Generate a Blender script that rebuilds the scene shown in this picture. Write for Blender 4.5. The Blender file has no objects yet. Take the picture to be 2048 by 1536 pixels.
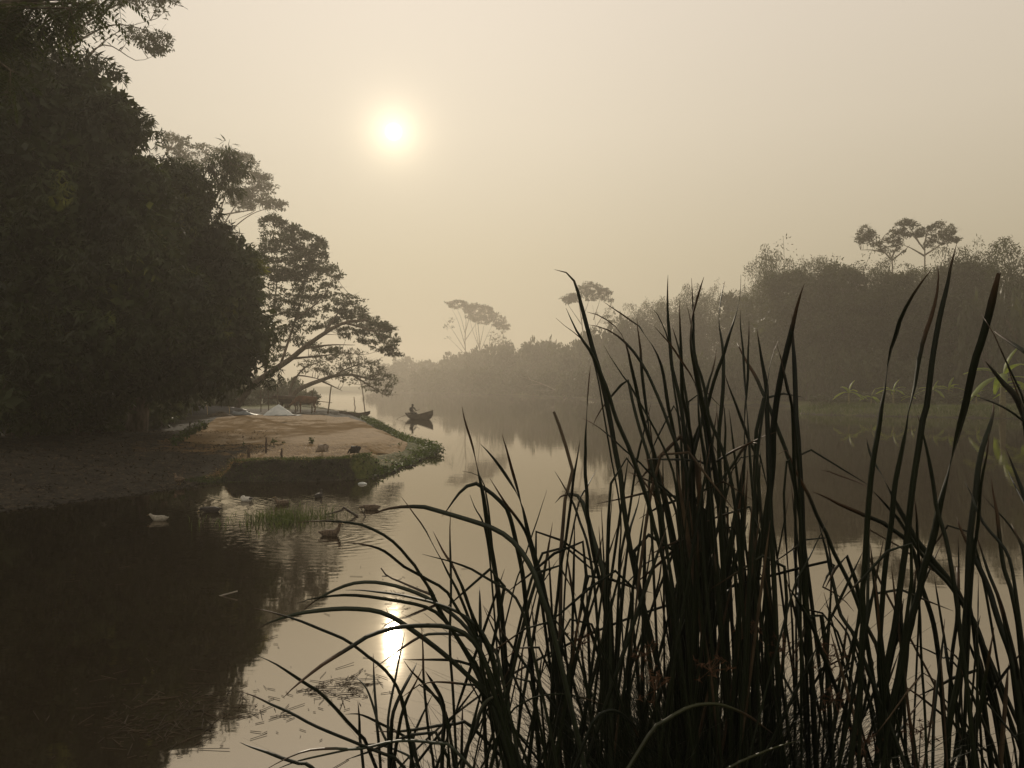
import bpy, math, random
import numpy as np
from mathutils import Vector, Matrix

random.seed(7)
RNG = np.random.default_rng(11)
scene = bpy.context.scene
COL = scene.collection
rad = math.radians

# ------------------------------------------------------------------ camera
F = 1597.0            # focal length in photograph pixels (2048 wide)
HZ = 772.0            # photograph row of the horizon
EYE = 2.5             # eye height above the water
cam_d = bpy.data.cameras.new("camera")
cam_d.sensor_width = 36.0
cam_d.lens = 36.0 * F / 2048.0
cam_d.clip_start = 0.05
cam_d.clip_end = 6000.0
cam = bpy.data.objects.new("camera", cam_d)
cam.location = (0, 0, EYE)
cam.rotation_euler = (rad(90) + math.atan((HZ - 768.0) / F), 0, 0)
COL.objects.link(cam)
scene.camera = cam

# ------------------------------------------------------------------ sky
SUN_DIR = Vector((-0.1484, 1.0, 0.3187)).normalized()
SUN_EL = math.asin(SUN_DIR.z)
SUN_AZ = math.atan2(SUN_DIR.x, SUN_DIR.y)      # from +Y towards +X
world = bpy.data.worlds.new("World")
scene.world = world
world.use_nodes = True
wn, wl = world.node_tree.nodes, world.node_tree.links
wn.clear()
w_out = wn.new("ShaderNodeOutputWorld")
w_bg = wn.new("ShaderNodeBackground")
w_sky = wn.new("ShaderNodeTexSky")
w_sky.sky_type = 'NISHITA'
w_sky.sun_disc = False
w_sky.sun_elevation = SUN_EL
w_sky.sun_rotation = SUN_AZ
w_sky.air_density = 1.0
w_sky.dust_density = 2.0
w_sky.ozone_density = 0.6
# smog: the sky keeps its brightness but loses most of its blue
w_bw = wn.new("ShaderNodeRGBToBW")
wl.new(w_sky.outputs[0], w_bw.inputs[0])
w_tint = wn.new("ShaderNodeMix"); w_tint.data_type = 'RGBA'; w_tint.blend_type = 'MULTIPLY'
w_tint.inputs[0].default_value = 1.0
w_pow = wn.new("ShaderNodeMath"); w_pow.operation = 'POWER'; w_pow.inputs[1].default_value = 0.11
w_gain = wn.new("ShaderNodeMath"); w_gain.operation = 'MULTIPLY'; w_gain.inputs[1].default_value = 6.3
wl.new(w_bw.outputs[0], w_pow.inputs[0]); wl.new(w_pow.outputs[0], w_gain.inputs[0])
wl.new(w_gain.outputs[0], w_tint.inputs[6])
w_tint.inputs[7].default_value = (1.0, 0.877, 0.725, 1)
# the sun seen through the smog: a soft disc with a small aureole
w_tc = wn.new("ShaderNodeTexCoord")
w_dot = wn.new("ShaderNodeVectorMath"); w_dot.operation = 'DOT_PRODUCT'
w_nrm = wn.new("ShaderNodeVectorMath"); w_nrm.operation = 'NORMALIZE'
wl.new(w_tc.outputs['Generated'], w_nrm.inputs[0])
wl.new(w_nrm.outputs[0], w_dot.inputs[0])
w_dot.inputs[1].default_value = SUN_DIR
w_ac = wn.new("ShaderNodeMath"); w_ac.operation = 'ARCCOSINE'
wl.new(w_dot.outputs['Value'], w_ac.inputs[0])
def falloff(a0, a1, strength, smooth='SMOOTHERSTEP'):
    m = wn.new("ShaderNodeMapRange"); m.interpolation_type = smooth
    m.inputs['From Min'].default_value = rad(a0); m.inputs['From Max'].default_value = rad(a1)
    m.inputs['To Min'].default_value = strength; m.inputs['To Max'].default_value = 0.0
    wl.new(w_ac.outputs[0], m.inputs['Value'])
    return m.outputs[0]
DISC, AUR = 14.0, 5.0
def glow(sigma, strength):
    a = wn.new("ShaderNodeMath"); a.operation = 'MULTIPLY'; a.inputs[1].default_value = -1.0 / rad(sigma)
    wl.new(w_ac.outputs[0], a.inputs[0])
    e = wn.new("ShaderNodeMath"); e.operation = 'EXPONENT'; wl.new(a.outputs[0], e.inputs[0])
    m = wn.new("ShaderNodeMath"); m.operation = 'MULTIPLY'; m.inputs[1].default_value = strength
    wl.new(e.outputs[0], m.inputs[0]); return m.outputs[0]
w_a = wn.new("ShaderNodeMath"); w_a.operation = 'ADD'
wl.new(falloff(0.35, 0.65, DISC), w_a.inputs[0]); wl.new(glow(1.15, 13.0), w_a.inputs[1])
w_comb = wn.new("ShaderNodeVectorMath"); w_comb.operation = 'SCALE'
w_comb.inputs[0].default_value = (1.0, 0.83, 0.55)
wl.new(w_a.outputs[0], w_comb.inputs['Scale'])
w_add = wn.new("ShaderNodeMix"); w_add.data_type = 'RGBA'; w_add.blend_type = 'ADD'
w_add.inputs[0].default_value = 1.0
# the smog thickens towards the horizon all round: the low sky is dimmer and browner
w_sep = wn.new("ShaderNodeSeparateXYZ"); wl.new(w_nrm.outputs[0], w_sep.inputs[0])
w_ramp = wn.new("ShaderNodeValToRGB"); wl.new(w_sep.outputs['Z'], w_ramp.inputs[0])
el = w_ramp.color_ramp.elements
el[0].position = 0.0; el[0].color = (0.50, 0.48, 0.38, 1)
el[1].position = 0.46; el[1].color = (1, 1, 1, 1)
e1 = el.new(0.15); e1.color = (0.68, 0.665, 0.56, 1)
e2 = el.new(0.30); e2.color = (0.88, 0.875, 0.82, 1)
w_low = wn.new("ShaderNodeMix"); w_low.data_type = 'RGBA'; w_low.blend_type = 'MULTIPLY'; w_low.inputs[0].default_value = 1.0
wl.new(w_tint.outputs[2], w_low.inputs[6]); wl.new(w_ramp.outputs[0], w_low.inputs[7])
wl.new(w_low.outputs[2], w_add.inputs[6]); wl.new(w_comb.outputs[0], w_add.inputs[7])
wl.new(w_add.outputs[2], w_bg.inputs['Color'])
w_bg.inputs['Strength'].default_value = 0.10
wl.new(w_bg.outputs[0], w_out.inputs['Surface'])

# ------------------------------------------------------------------ sun
sun_d = bpy.data.lights.new("sun", 'SUN')
sun_d.energy = 2.0
sun_d.angle = rad(0.5)
sun_d.color = (1.0, 0.86, 0.66)
sun = bpy.data.objects.new("sun", sun_d)
sun.rotation_euler = SUN_DIR.to_track_quat('Z', 'Y').to_euler()
sun.location = (-20, 60, 60)
COL.objects.link(sun)

# ------------------------------------------------------------------ exposure and renderer
scene.view_settings.view_transform = 'Standard'
scene.view_settings.look = 'None'
scene.view_settings.exposure = 0.0
scene.view_settings.gamma = 1.0
scene.view_settings.use_curve_mapping = False
scene.render.engine = 'CYCLES'
cy = scene.cycles
cy.max_bounces = 6
cy.diffuse_bounces = 2
cy.glossy_bounces = 3
cy.transmission_bounces = 3
cy.transparent_max_bounces = 8
cy.volume_bounces = 1
cy.use_denoising = True
cy.sample_clamp_indirect = 4.0
cy.caustics_reflective = False
cy.caustics_refractive = False

# ------------------------------------------------------------------ helpers
def P(px, py, d):
    """world point seen at photograph pixel (px, py) standing d metres away"""
    return Vector(((px - 1024.0) / F * d, d, EYE + (HZ - py) / F * d))

def PG(px, py, z=0.0):
    """world point on the level z under photograph pixel (px, py)"""
    d = (EYE - z) * F / (py - HZ)
    return Vector(((px - 1024.0) / F * d, d, z))

def tag(o, label=None, cat=None, group=None, kind=None):
    if label: o["label"] = label
    if cat: o["category"] = cat
    if group: o["group"] = group
    if kind: o["kind"] = kind
    return o

def mesh_data(name, verts, faces, mat=None, smooth=False):
    me = bpy.data.meshes.new(name)
    v = np.asarray(verts, dtype=np.float64).reshape(-1, 3)
    if isinstance(faces, np.ndarray) and faces.ndim == 2:
        n, k = faces.shape
        me.vertices.add(len(v)); me.vertices.foreach_set("co", v.ravel())
        me.loops.add(n * k); me.loops.foreach_set("vertex_index", faces.astype(np.int32).ravel())
        me.polygons.add(n)
        me.polygons.foreach_set("loop_start", np.arange(0, n * k, k, dtype=np.int32))
        me.update(calc_edges=True)
    else:
        me.from_pydata([tuple(p) for p in v], [], [tuple(f) for f in faces])
    if smooth:
        me.polygons.foreach_set("use_smooth", np.ones(len(me.polygons), dtype=bool))
    if mat: me.materials.append(mat)
    me.validate(); me.update()
    return me

def obj(name, me, parent=None, loc=None):
    o = bpy.data.objects.new(name, me)
    COL.objects.link(o)
    if parent is not None: o.parent = parent
    if loc is not None: o.location = loc
    return o

def empty(name, loc=(0, 0, 0)):
    o = bpy.data.objects.new(name, None)
    o.empty_display_size = 0.2
    o.location = loc
    COL.objects.link(o)
    return o

def copy_tree(o, parent=None):
    c = o.copy(); COL.objects.link(c)
    if parent is not None: c.parent = parent
    for ch in list(o.children): copy_tree(ch, c)
    return c

class MB:
    """collects shapes for ONE mesh"""
    def __init__(self): self.v = []; self.f = []
    def add(self, v, f):
        b = len(self.v); self.v += [tuple(p) for p in v]; self.f += [tuple(i + b for i in q) for q in f]
    def tube(self, pts, radii, n=6, caps=True):
        pts = [Vector(p) for p in pts]
        if not hasattr(radii, '__len__'): radii = [radii] * len(pts)
        v, f = [], []
        up = None
        for i, p in enumerate(pts):
            t = (pts[min(i + 1, len(pts) - 1)] - pts[max(i - 1, 0)])
            if t.length < 1e-9: t = Vector((0, 0, 1))
            t.normalize()
            if up is None:
                up = Vector((1, 0, 0)) if abs(t.x) < 0.8 else Vector((0, 1, 0))
            a = (up - t * up.dot(t))
            if a.length < 1e-6: a = t.orthogonal()
            a.normalize(); up = a; b = t.cross(a)
            for k in range(n):
                ang = 2 * math.pi * k / n
                v.append(p + (a * math.cos(ang) + b * math.sin(ang)) * radii[i])
        for i in range(len(pts) - 1):
            for k in range(n):
                k2 = (k + 1) % n
                f.append((i * n + k, i * n + k2, (i + 1) * n + k2, (i + 1) * n + k))
        if caps:
            f.append(tuple(range(n - 1, -1, -1))); f.append(tuple((len(pts) - 1) * n + k for k in range(n)))
        self.add(v, f)
    def loft(self, rings, caps=True, closed=True):
        n = len(rings[0]); v = [p for r in rings for p in r]; f = []
        for i in range(len(rings) - 1):
            for k in range(n if closed else n - 1):
                k2 = (k + 1) % n
                f.append((i * n + k, i * n + k2, (i + 1) * n + k2, (i + 1) * n + k))
        if caps:
            f.append(tuple(range(n - 1, -1, -1))); f.append(tuple((len(rings) - 1) * n + k for k in range(n)))
        self.add(v, f)
    def mesh(self, name, mat, smooth=False): return mesh_data(name, self.v, self.f, mat, smooth)
    def build(self, name, mat, parent=None, smooth=False, loc=None):
        return obj(name, self.mesh(name, mat, smooth), parent, loc)

def spline(pts, n):
    """Catmull-Rom through pts, n samples evenly by length"""
    p = np.asarray([tuple(q) for q in pts], dtype=float)
    if len(p) < 3:
        t = np.linspace(0, 1, n)[:, None]; return p[0] * (1 - t) + p[-1] * t
    q = np.vstack([2 * p[0] - p[1], p, 2 * p[-1] - p[-2]])
    out = []
    for i in range(1, len(q) - 2):
        for t in np.linspace(0, 1, 8, endpoint=False):
            a, b, c, d = q[i - 1], q[i], q[i + 1], q[i + 2]
            out.append(0.5 * (2 * b + (c - a) * t + (2 * a - 5 * b + 4 * c - d) * t * t + (3 * b - a - 3 * c + d) * t ** 3))
    out.append(q[-2]); out = np.asarray(out)
    s = np.concatenate([[0], np.cumsum(np.linalg.norm(np.diff(out, axis=0), axis=1))])
    u = np.linspace(0, s[-1], n)
    return np.stack([np.interp(u, s, out[:, k]) for k in range(out.shape[1])], axis=1)

def nrm(a):
    return a / np.maximum(np.linalg.norm(a, axis=-1, keepdims=True), 1e-9)

def leaf_quads(c, d, n, L, W, fold=0.25):
    """kite-shaped leaves: base c, direction d, normal n, lengths L, widths W (arrays)"""
    d = nrm(d); s = nrm(np.cross(d, n)); n = nrm(np.cross(s, d))
    L = np.asarray(L)[:, None]; W = np.asarray(W)[:, None]
    tip = c + d * L - n * L * fold
    mid = c + d * L * 0.45
    v = np.stack([c, mid + s * W * 0.5, tip, mid - s * W * 0.5], axis=1).reshape(-1, 3)
    f = np.arange(len(c) * 4).reshape(-1, 4)
    return v, f

def rand_dirs(n, rng=RNG):
    v = rng.normal(size=(n, 3)); return nrm(v)

# ------------------------------------------------------------------ materials
def nt(name):
    m = bpy.data.materials.new(name); m.use_nodes = True
    t = m.node_tree; b = t.nodes["Principled BSDF"]
    return m, t, b

def noise_col(t, c1, c2, scale, detail=3.0, coord='Object', stretch=None, lo=0.35, hi=0.65, c3=None):
    tc = t.nodes.new("ShaderNodeTexCoord")
    no = t.nodes.new("ShaderNodeTexNoise"); no.inputs['Scale'].default_value = scale; no.inputs['Detail'].default_value = detail
    src = tc.outputs[coord]
    if stretch:
        mp = t.nodes.new("ShaderNodeMapping"); mp.inputs['Scale'].default_value = stretch
        t.links.new(src, mp.inputs[0]); src = mp.outputs[0]
    t.links.new(src, no.inputs['Vector'])
    cr = t.nodes.new("ShaderNodeValToRGB")
    cr.color_ramp.elements[0].position = lo; cr.color_ramp.elements[0].color = (*c1, 1)
    cr.color_ramp.elements[1].position = hi; cr.color_ramp.elements[1].color = (*c2, 1)
    if c3:
        e = cr.color_ramp.elements.new(min(0.99, hi + 0.12)); e.color = (*c3, 1)
    t.links.new(no.outputs['Fac'], cr.inputs[0])
    return cr.outputs[0], no.outputs['Fac'], src

def add_bump(t, b, src, scale, strength, dist=0.02, detail=4.0):
    no = t.nodes.new("ShaderNodeTexNoise"); no.inputs['Scale'].default_value = scale; no.inputs['Detail'].default_value = detail
    t.links.new(src, no.inputs['Vector'])
    bp = t.nodes.new("ShaderNodeBump"); bp.inputs['Strength'].default_value = strength; bp.inputs['Distance'].default_value = dist
    t.links.new(no.outputs['Fac'], bp.inputs['Height']); t.links.new(bp.outputs[0], b.inputs['Normal'])

def mat(name, c1, c2=None, scale=6.0, rough=0.85, bump=0.0, bscale=30.0, stretch=None, spec=0.3, bdist=0.02):
    m, t, b = nt(name)
    c2 = c2 or tuple(min(1, x * 1.35) for x in c1)
    col, fac, src = noise_col(t, c1, c2, scale, stretch=stretch)
    t.links.new(col, b.inputs['Base Color'])
    b.inputs['Roughness'].default_value = rough
    b.inputs['Specular IOR Level'].default_value = spec
    if bump: add_bump(t, b, src, bscale, bump, bdist)
    return m

def leaf_mat(name, c1, c2, trans=0.35, scale=1.5, rough=0.55, tcol=None, spec=0.3, c3=None):
    """leaf: reflects c1..c2 and lets a yellower light through"""
    m, t, b = nt(name)
    col, fac, src = noise_col(t, c1, c2, scale, detail=5.0, c3=c3)
    t.links.new(col, b.inputs['Base Color'])
    b.inputs['Roughness'].default_value = rough
    b.inputs['Specular IOR Level'].default_value = spec
    tr = t.nodes.new("ShaderNodeBsdfTranslucent")
    mx = t.nodes.new("ShaderNodeMix"); mx.data_type = 'RGBA'; mx.blend_type = 'MULTIPLY'; mx.inputs[0].default_value = 1
    t.links.new(col, mx.inputs[6]); mx.inputs[7].default_value = (*(tcol or (2.2, 2.0, 0.7)), 1)
    t.links.new(mx.outputs[2], tr.inputs['Color'])
    ms = t.nodes.new("ShaderNodeMixShader"); ms.inputs[0].default_value = trans
    t.links.new(b.outputs[0], ms.inputs[1]); t.links.new(tr.outputs[0], ms.inputs[2])
    t.links.new(ms.outputs[0], t.nodes["Material Output"].inputs['Surface'])
    return m

M = {}
M['bark'] = mat('bark', (0.05, 0.038, 0.027), (0.12, 0.095, 0.07), 9, 0.95, 0.6, 25, (1, 1, 0.3))
M['bark_pale'] = mat('pale bark', (0.13, 0.11, 0.085), (0.24, 0.21, 0.17), 7, 0.95, 0.4, 20, (1, 1, 0.3))
M['mango'] = leaf_mat('mango leaves', (0.006, 0.010, 0.003), (0.035, 0.052, 0.011), 0.25, 0.6, c3=(0.19, 0.21, 0.033))  # lightest patches: young flush leaves, plus clump highlights put into the leaf colour
M['rain'] = leaf_mat('rain tree leaves', (0.02, 0.032, 0.012), (0.045, 0.06, 0.022), 0.22, 0.8)
M['far'] = leaf_mat('far tree leaves', (0.025, 0.035, 0.015), (0.055, 0.066, 0.026), 0.22, 0.3)
M['bamboo'] = leaf_mat('bamboo leaves', (0.016, 0.024, 0.008), (0.07, 0.082, 0.026), 0.28, 0.22, c3=(0.12, 0.12, 0.035))
M['culm'] = mat('bamboo culm', (0.03, 0.035, 0.014), (0.06, 0.065, 0.025), 5, 0.6)
M['bush'] = leaf_mat('bush leaves', (0.022, 0.034, 0.012), (0.055, 0.07, 0.022), 0.25, 0.7)
M['banana'] = leaf_mat('banana leaves', (0.14, 0.20, 0.03), (0.21, 0.29, 0.05), 0.65, 2.0, 0.45, (2.6, 2.2, 0.6))
M['banana_stem'] = mat('banana stem', (0.10, 0.09, 0.04), (0.18, 0.16, 0.07), 6, 0.8)
M['weed'] = leaf_mat('weed leaves', (0.02, 0.038, 0.009), (0.055, 0.09, 0.018), 0.35, 2.0)
M['grass'] = leaf_mat('grass blades', (0.022, 0.036, 0.009), (0.05, 0.075, 0.018), 0.3, 3.0)
M['litter'] = mat('dry leaves', (0.033, 0.026, 0.017), (0.08, 0.06, 0.038), 4, 0.9)
M['straw'] = mat('straw', (0.30, 0.20, 0.085), (0.48, 0.34, 0.15), 5, 0.8)

# ================================================================== THE SETTING
LEFT = [(-16.5, 14.2), (-10.3, 15.8), (-9.4, 17.1), (-8.5, 18.5), (-8.0, 19.9), (-7.62, 20.75), (-6.6, 20.85), (-5.6, 21.0), (-4.6, 21.15),
        (-3.85, 21.6), (-3.45, 24.0), (-3.15, 27.3), (-2.78, 30.0), (-3.8, 33.0), (-4.8, 36.0), (-5.9, 40.0), (-7.9, 48.0),
        (-10.1, 56.0), (-12.6, 64.0), (-18.0, 80.0), (-25.0, 100.0), (-36.0, 140.0), (-62.0, 185.0), (-130.0, 230.0), (-470.0, 300.0), (-470.0, 10.0), (-60, 8.0)]
RIGHT = [(27.0, 68.6), (25.6, 72.0), (28.5, 80.0), (33.0, 95.0), (33.5, 100.0), (25.4, 108.0), (17.7, 125.0), (12.6, 160.0), (3.3, 200.0),
         (-11.1, 240.0), (-26.5, 275.0), (-45.4, 310.0), (-61.0, 345.0), (-110.0, 380.0), (-210.0, 420.0), (-470.0, 480.0), (-470.0, 590.0), (470.0, 590.0), (470.0, 5.0),
         (100.0, 38.0), (60.0, 54.0), (38.8, 60.5), (31.0, 65.5)]
NEAR = [(-470.0, -9.0), (-25.0, 0.5), (-6.0, 1.2), (-1.5, 1.6), (0.0, 2.2), (0.6, 2.8), (1.6, 2.9), (3.0, 2.2), (12.0, 2.0), (60.0, 0.0), (470.0, -20.0), (470.0, -95.0), (-470.0, -95.0)]

def sdist(poly, X, Y):
    """signed distance, positive inside"""
    P_ = np.asarray(poly, float); n = len(P_)
    best = np.full(X.shape, 1e9); inside = np.zeros(X.shape, bool)
    for i in range(n):
        x0, y0 = P_[i]; x1, y1 = P_[(i + 1) % n]
        ex, ey = x1 - x0, y1 - y0
        t = np.clip(((X - x0) * ex + (Y - y0) * ey) / (ex * ex + ey * ey), 0, 1)
        best = np.minimum(best, np.hypot(X - x0 - t * ex, Y - y0 - t * ey))
        c = ((y0 > Y) != (y1 > Y)) & (X < (x1 - x0) * (Y - y0) / (y1 - y0 + 1e-12) + x0)
        inside ^= c
    return np.where(inside, best, -best)

def sst(a, b, x):
    t = np.clip((x - a) / (b - a), 0, 1); return t * t * (3 - 2 * t)

def wob(X, Y):
    return (np.sin(X * 1.3 + 0.7 * Y) * np.cos(Y * 1.1 - 0.4 * X) * 0.5 + np.sin(X * 3.7 - Y * 2.1 + 1.3) * 0.3
            + np.sin(X * 6.1 + Y * 5.3) * np.cos(X * 4.4 - Y * 7.7) * 0.25)

def ground_z(X, Y):
    X = np.asarray(X, float); Y = np.asarray(Y, float)
    w = wob(X, Y)
    sl = sdist(LEFT, X, Y) + 0.17 * w * sst(60, 30, Y)
    steep = sst(-8.1, -7.4, X) * sst(-2.6, -3.6, X) * sst(26, 22.5, Y)          # the cut bank in front of the yard
    tip = sst(-5.5, -3.6, X) * sst(22, 25, Y) * sst(60, 36, Y)
    run = 4.5 * (1 - steep) + 0.32 * steep
    run = run * (1 - tip) + 1.5 * tip
    run = np.where(Y > 34, np.minimum(run, 1.6), run)
    hl = 0.52 * sst(-0.05, 1, sl / run) + 0.06 * sst(2, 8, sl) + 1.3 * sst(12, 60, sl) * sst(-14, -40, X)
    hl += 0.30 * sst(3, 9, sl) * sst(-9.5, -13, X) * sst(34, 26, Y)
    yard = sst(0.9, 1.7, sl) * sst(-11.5, -10.2, X) * sst(23.0, 26.0, Y) * sst(66, 58, Y)
    hl = hl * (1 - yard) + 0.56 * yard
    rough = 0.05 * (1 - sst(26, 29, Y) * sst(-10, -8.5, X) * sst(58, 52, Y)) + 0.004
    hl += w * rough * sst(0.0, 0.5, sl)
    sr = sdist(RIGHT, X, Y)
    hr = 0.6 * sst(-0.05, 2.5, sr) + 1.6 * sst(3, 40, sr) + 0.08 * w * sst(0.2, 2, sr)
    sn = sdist(NEAR, X, Y)
    hn = 0.92 * sst(-0.1, 2.4, sn) + 0.03 * w * sst(0, 1, sn)
    h = np.where(sl > -0.3, hl, -9); h = np.maximum(h, np.where(sr > -0.3, hr, -9)); h = np.maximum(h, np.where(sn > -0.3, hn, -9))
    s = np.maximum(np.maximum(sl, sr), sn)
    bed = -0.75 * sst(0.05, -4.0, s) - 0.02
    return np.where(s > 0.0, np.maximum(h, 0.0) + 0.0, bed)

def gz(x, y): return float(ground_z(np.array([x]), np.array([y]))[0])

def axis(parts):
    return np.unique(np.round(np.concatenate([np.arange(a, b, s) for a, b, s in parts]), 3))

gx = axis([(-460, -60, 20), (-60, -17, 1.2), (-17, -1.6, 0.16), (-1.6, 6, 0.4), (6, 60, 1.2), (60, 461, 20)])
gy = axis([(-90, -6, 12), (-6, 6, 0.4), (6, 13.6, 1.0), (13.6, 34, 0.16), (34, 66, 0.45), (66, 220, 2.4), (220, 360, 6), (360, 581, 18)])
GX, GY = np.meshgrid(gx, gy)
GZ = ground_z(GX, GY)
nx, ny = len(gx), len(gy)
ii = np.arange(nx * ny).reshape(ny, nx)
gf = np.stack([ii[:-1, :-1], ii[:-1, 1:], ii[1:, 1:], ii[1:, :-1]], axis=-1).reshape(-1, 4)

def ground_material():
    m, t, b = nt("bank earth")
    tc = t.nodes.new("ShaderNodeTexCoord"); src = tc.outputs['Object']
    c_mud, _, _ = noise_col(t, (0.014, 0.0125, 0.0095), (0.031, 0.027, 0.02), 3.0, 6.0, c3=(0.058, 0.049, 0.036))
    c_straw, _, _ = noise_col(t, (0.10, 0.06, 0.024), (0.20, 0.125, 0.05), 7.0, 8.0, c3=(0.32, 0.22, 0.10))
    at = t.nodes.new("ShaderNodeAttribute"); at.attribute_name = "straw"
    no = t.nodes.new("ShaderNodeTexNoise"); no.inputs['Scale'].default_value = 2.2; no.inputs['Detail'].default_value = 6
    t.links.new(src, no.inputs['Vector'])
    ad = t.nodes.new("ShaderNodeMath"); ad.operation = 'MULTIPLY_ADD'
    t.links.new(no.outputs['Fac'], ad.inputs[0]); ad.inputs[1].default_value = 1.3; ad.inputs[2].default_value = -0.65
    a2 = t.nodes.new("ShaderNodeMath"); a2.operation = 'ADD'; a2.use_clamp = True
    t.links.new(at.outputs['Fac'], a2.inputs[0]); t.links.new(ad.outputs[0], a2.inputs[1])
    mr = t.nodes.new("ShaderNodeMapRange"); mr.inputs['From Min'].default_value = 0.35; mr.inputs['From Max'].default_value = 0.65
    t.links.new(a2.outputs[0], mr.inputs['Value'])
    mx = t.nodes.new("ShaderNodeMix"); mx.data_type = 'RGBA'
    t.links.new(mr.outputs[0], mx.inputs[0]); t.links.new(c_mud, mx.inputs[6]); t.links.new(c_straw, mx.inputs[7])
    # moss and turf where the bank is grassy
    c_turf, _, _ = noise_col(t, (0.035, 0.045, 0.012), (0.085, 0.09, 0.026), 9.0, 6.0)
    at2 = t.nodes.new("ShaderNodeAttribute"); at2.attribute_name = "turf"
    a3 = t.nodes.new("ShaderNodeMath"); a3.operation = 'ADD'; a3.use_clamp = True
    t.links.new(at2.outputs['Fac'], a3.inputs[0]); t.links.new(ad.outputs[0], a3.inputs[1])
    mr2 = t.nodes.new("ShaderNodeMapRange"); mr2.inputs['From Min'].default_value = 0.4; mr2.inputs['From Max'].default_value = 0.6
    t.links.new(a3.outputs[0], mr2.inputs['Value'])
    m2 = t.nodes.new("ShaderNodeMix"); m2.data_type = 'RGBA'
    t.links.new(mr2.outputs[0], m2.inputs[0]); t.links.new(mx.outputs[2], m2.inputs[6]); t.links.new(c_turf, m2.inputs[7])
    t.links.new(m2.outputs[2], b.inputs['Base Color'])
    b.inputs['Roughness'].default_value = 0.9
    b.inputs['Specular IOR Level'].default_value = 0.2
    add_bump(t, b, src, 14.0, 0.9, 0.06, 8.0)
    return m
M['earth'] = ground_material()
ground = tag(obj("ground", mesh_data("ground", np.stack([GX, GY, GZ], -1).reshape(-1, 3), gf, M['earth'], True)), kind="structure")
SL = sdist(LEFT, GX, GY); SR = sdist(RIGHT, GX, GY); SN = sdist(NEAR, GX, GY)
straw = sst(0.25, 0.6, SL) * sst(20.4, 21.2, GY) * sst(29, 27, GY) * sst(-9.0, -7.0, GX) * sst(-3.5, -4.2, GX)
straw = np.maximum(straw, 0.55 * sst(1.5, 3, SL) * sst(22, 25, GY) * sst(70, 56, GY) * sst(-14, -10, GX))
turf = np.maximum(sst(0.0, 1.0, SR), sst(1.2, 0.2, SL) * sst(-5.0, -3.9, GX) * sst(60, 50, GY) * sst(0, 0.15, SL))
turf = np.maximum(turf, sst(-5.2, -4.2, GX) * sst(21, 22.4, GY) * sst(3, 0, SL) * 0.8 * (SL > 0))
turf = np.maximum(turf, sst(60, 75, GY) * (SL > 0)); turf = np.maximum(turf, sst(0, 0.6, SN))
for nm, arr in (("straw", straw), ("turf", turf)):
    at = ground.data.attributes.new(nm, 'FLOAT', 'POINT')
    at.data.foreach_set("value", arr.astype(np.float32).ravel())

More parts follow.
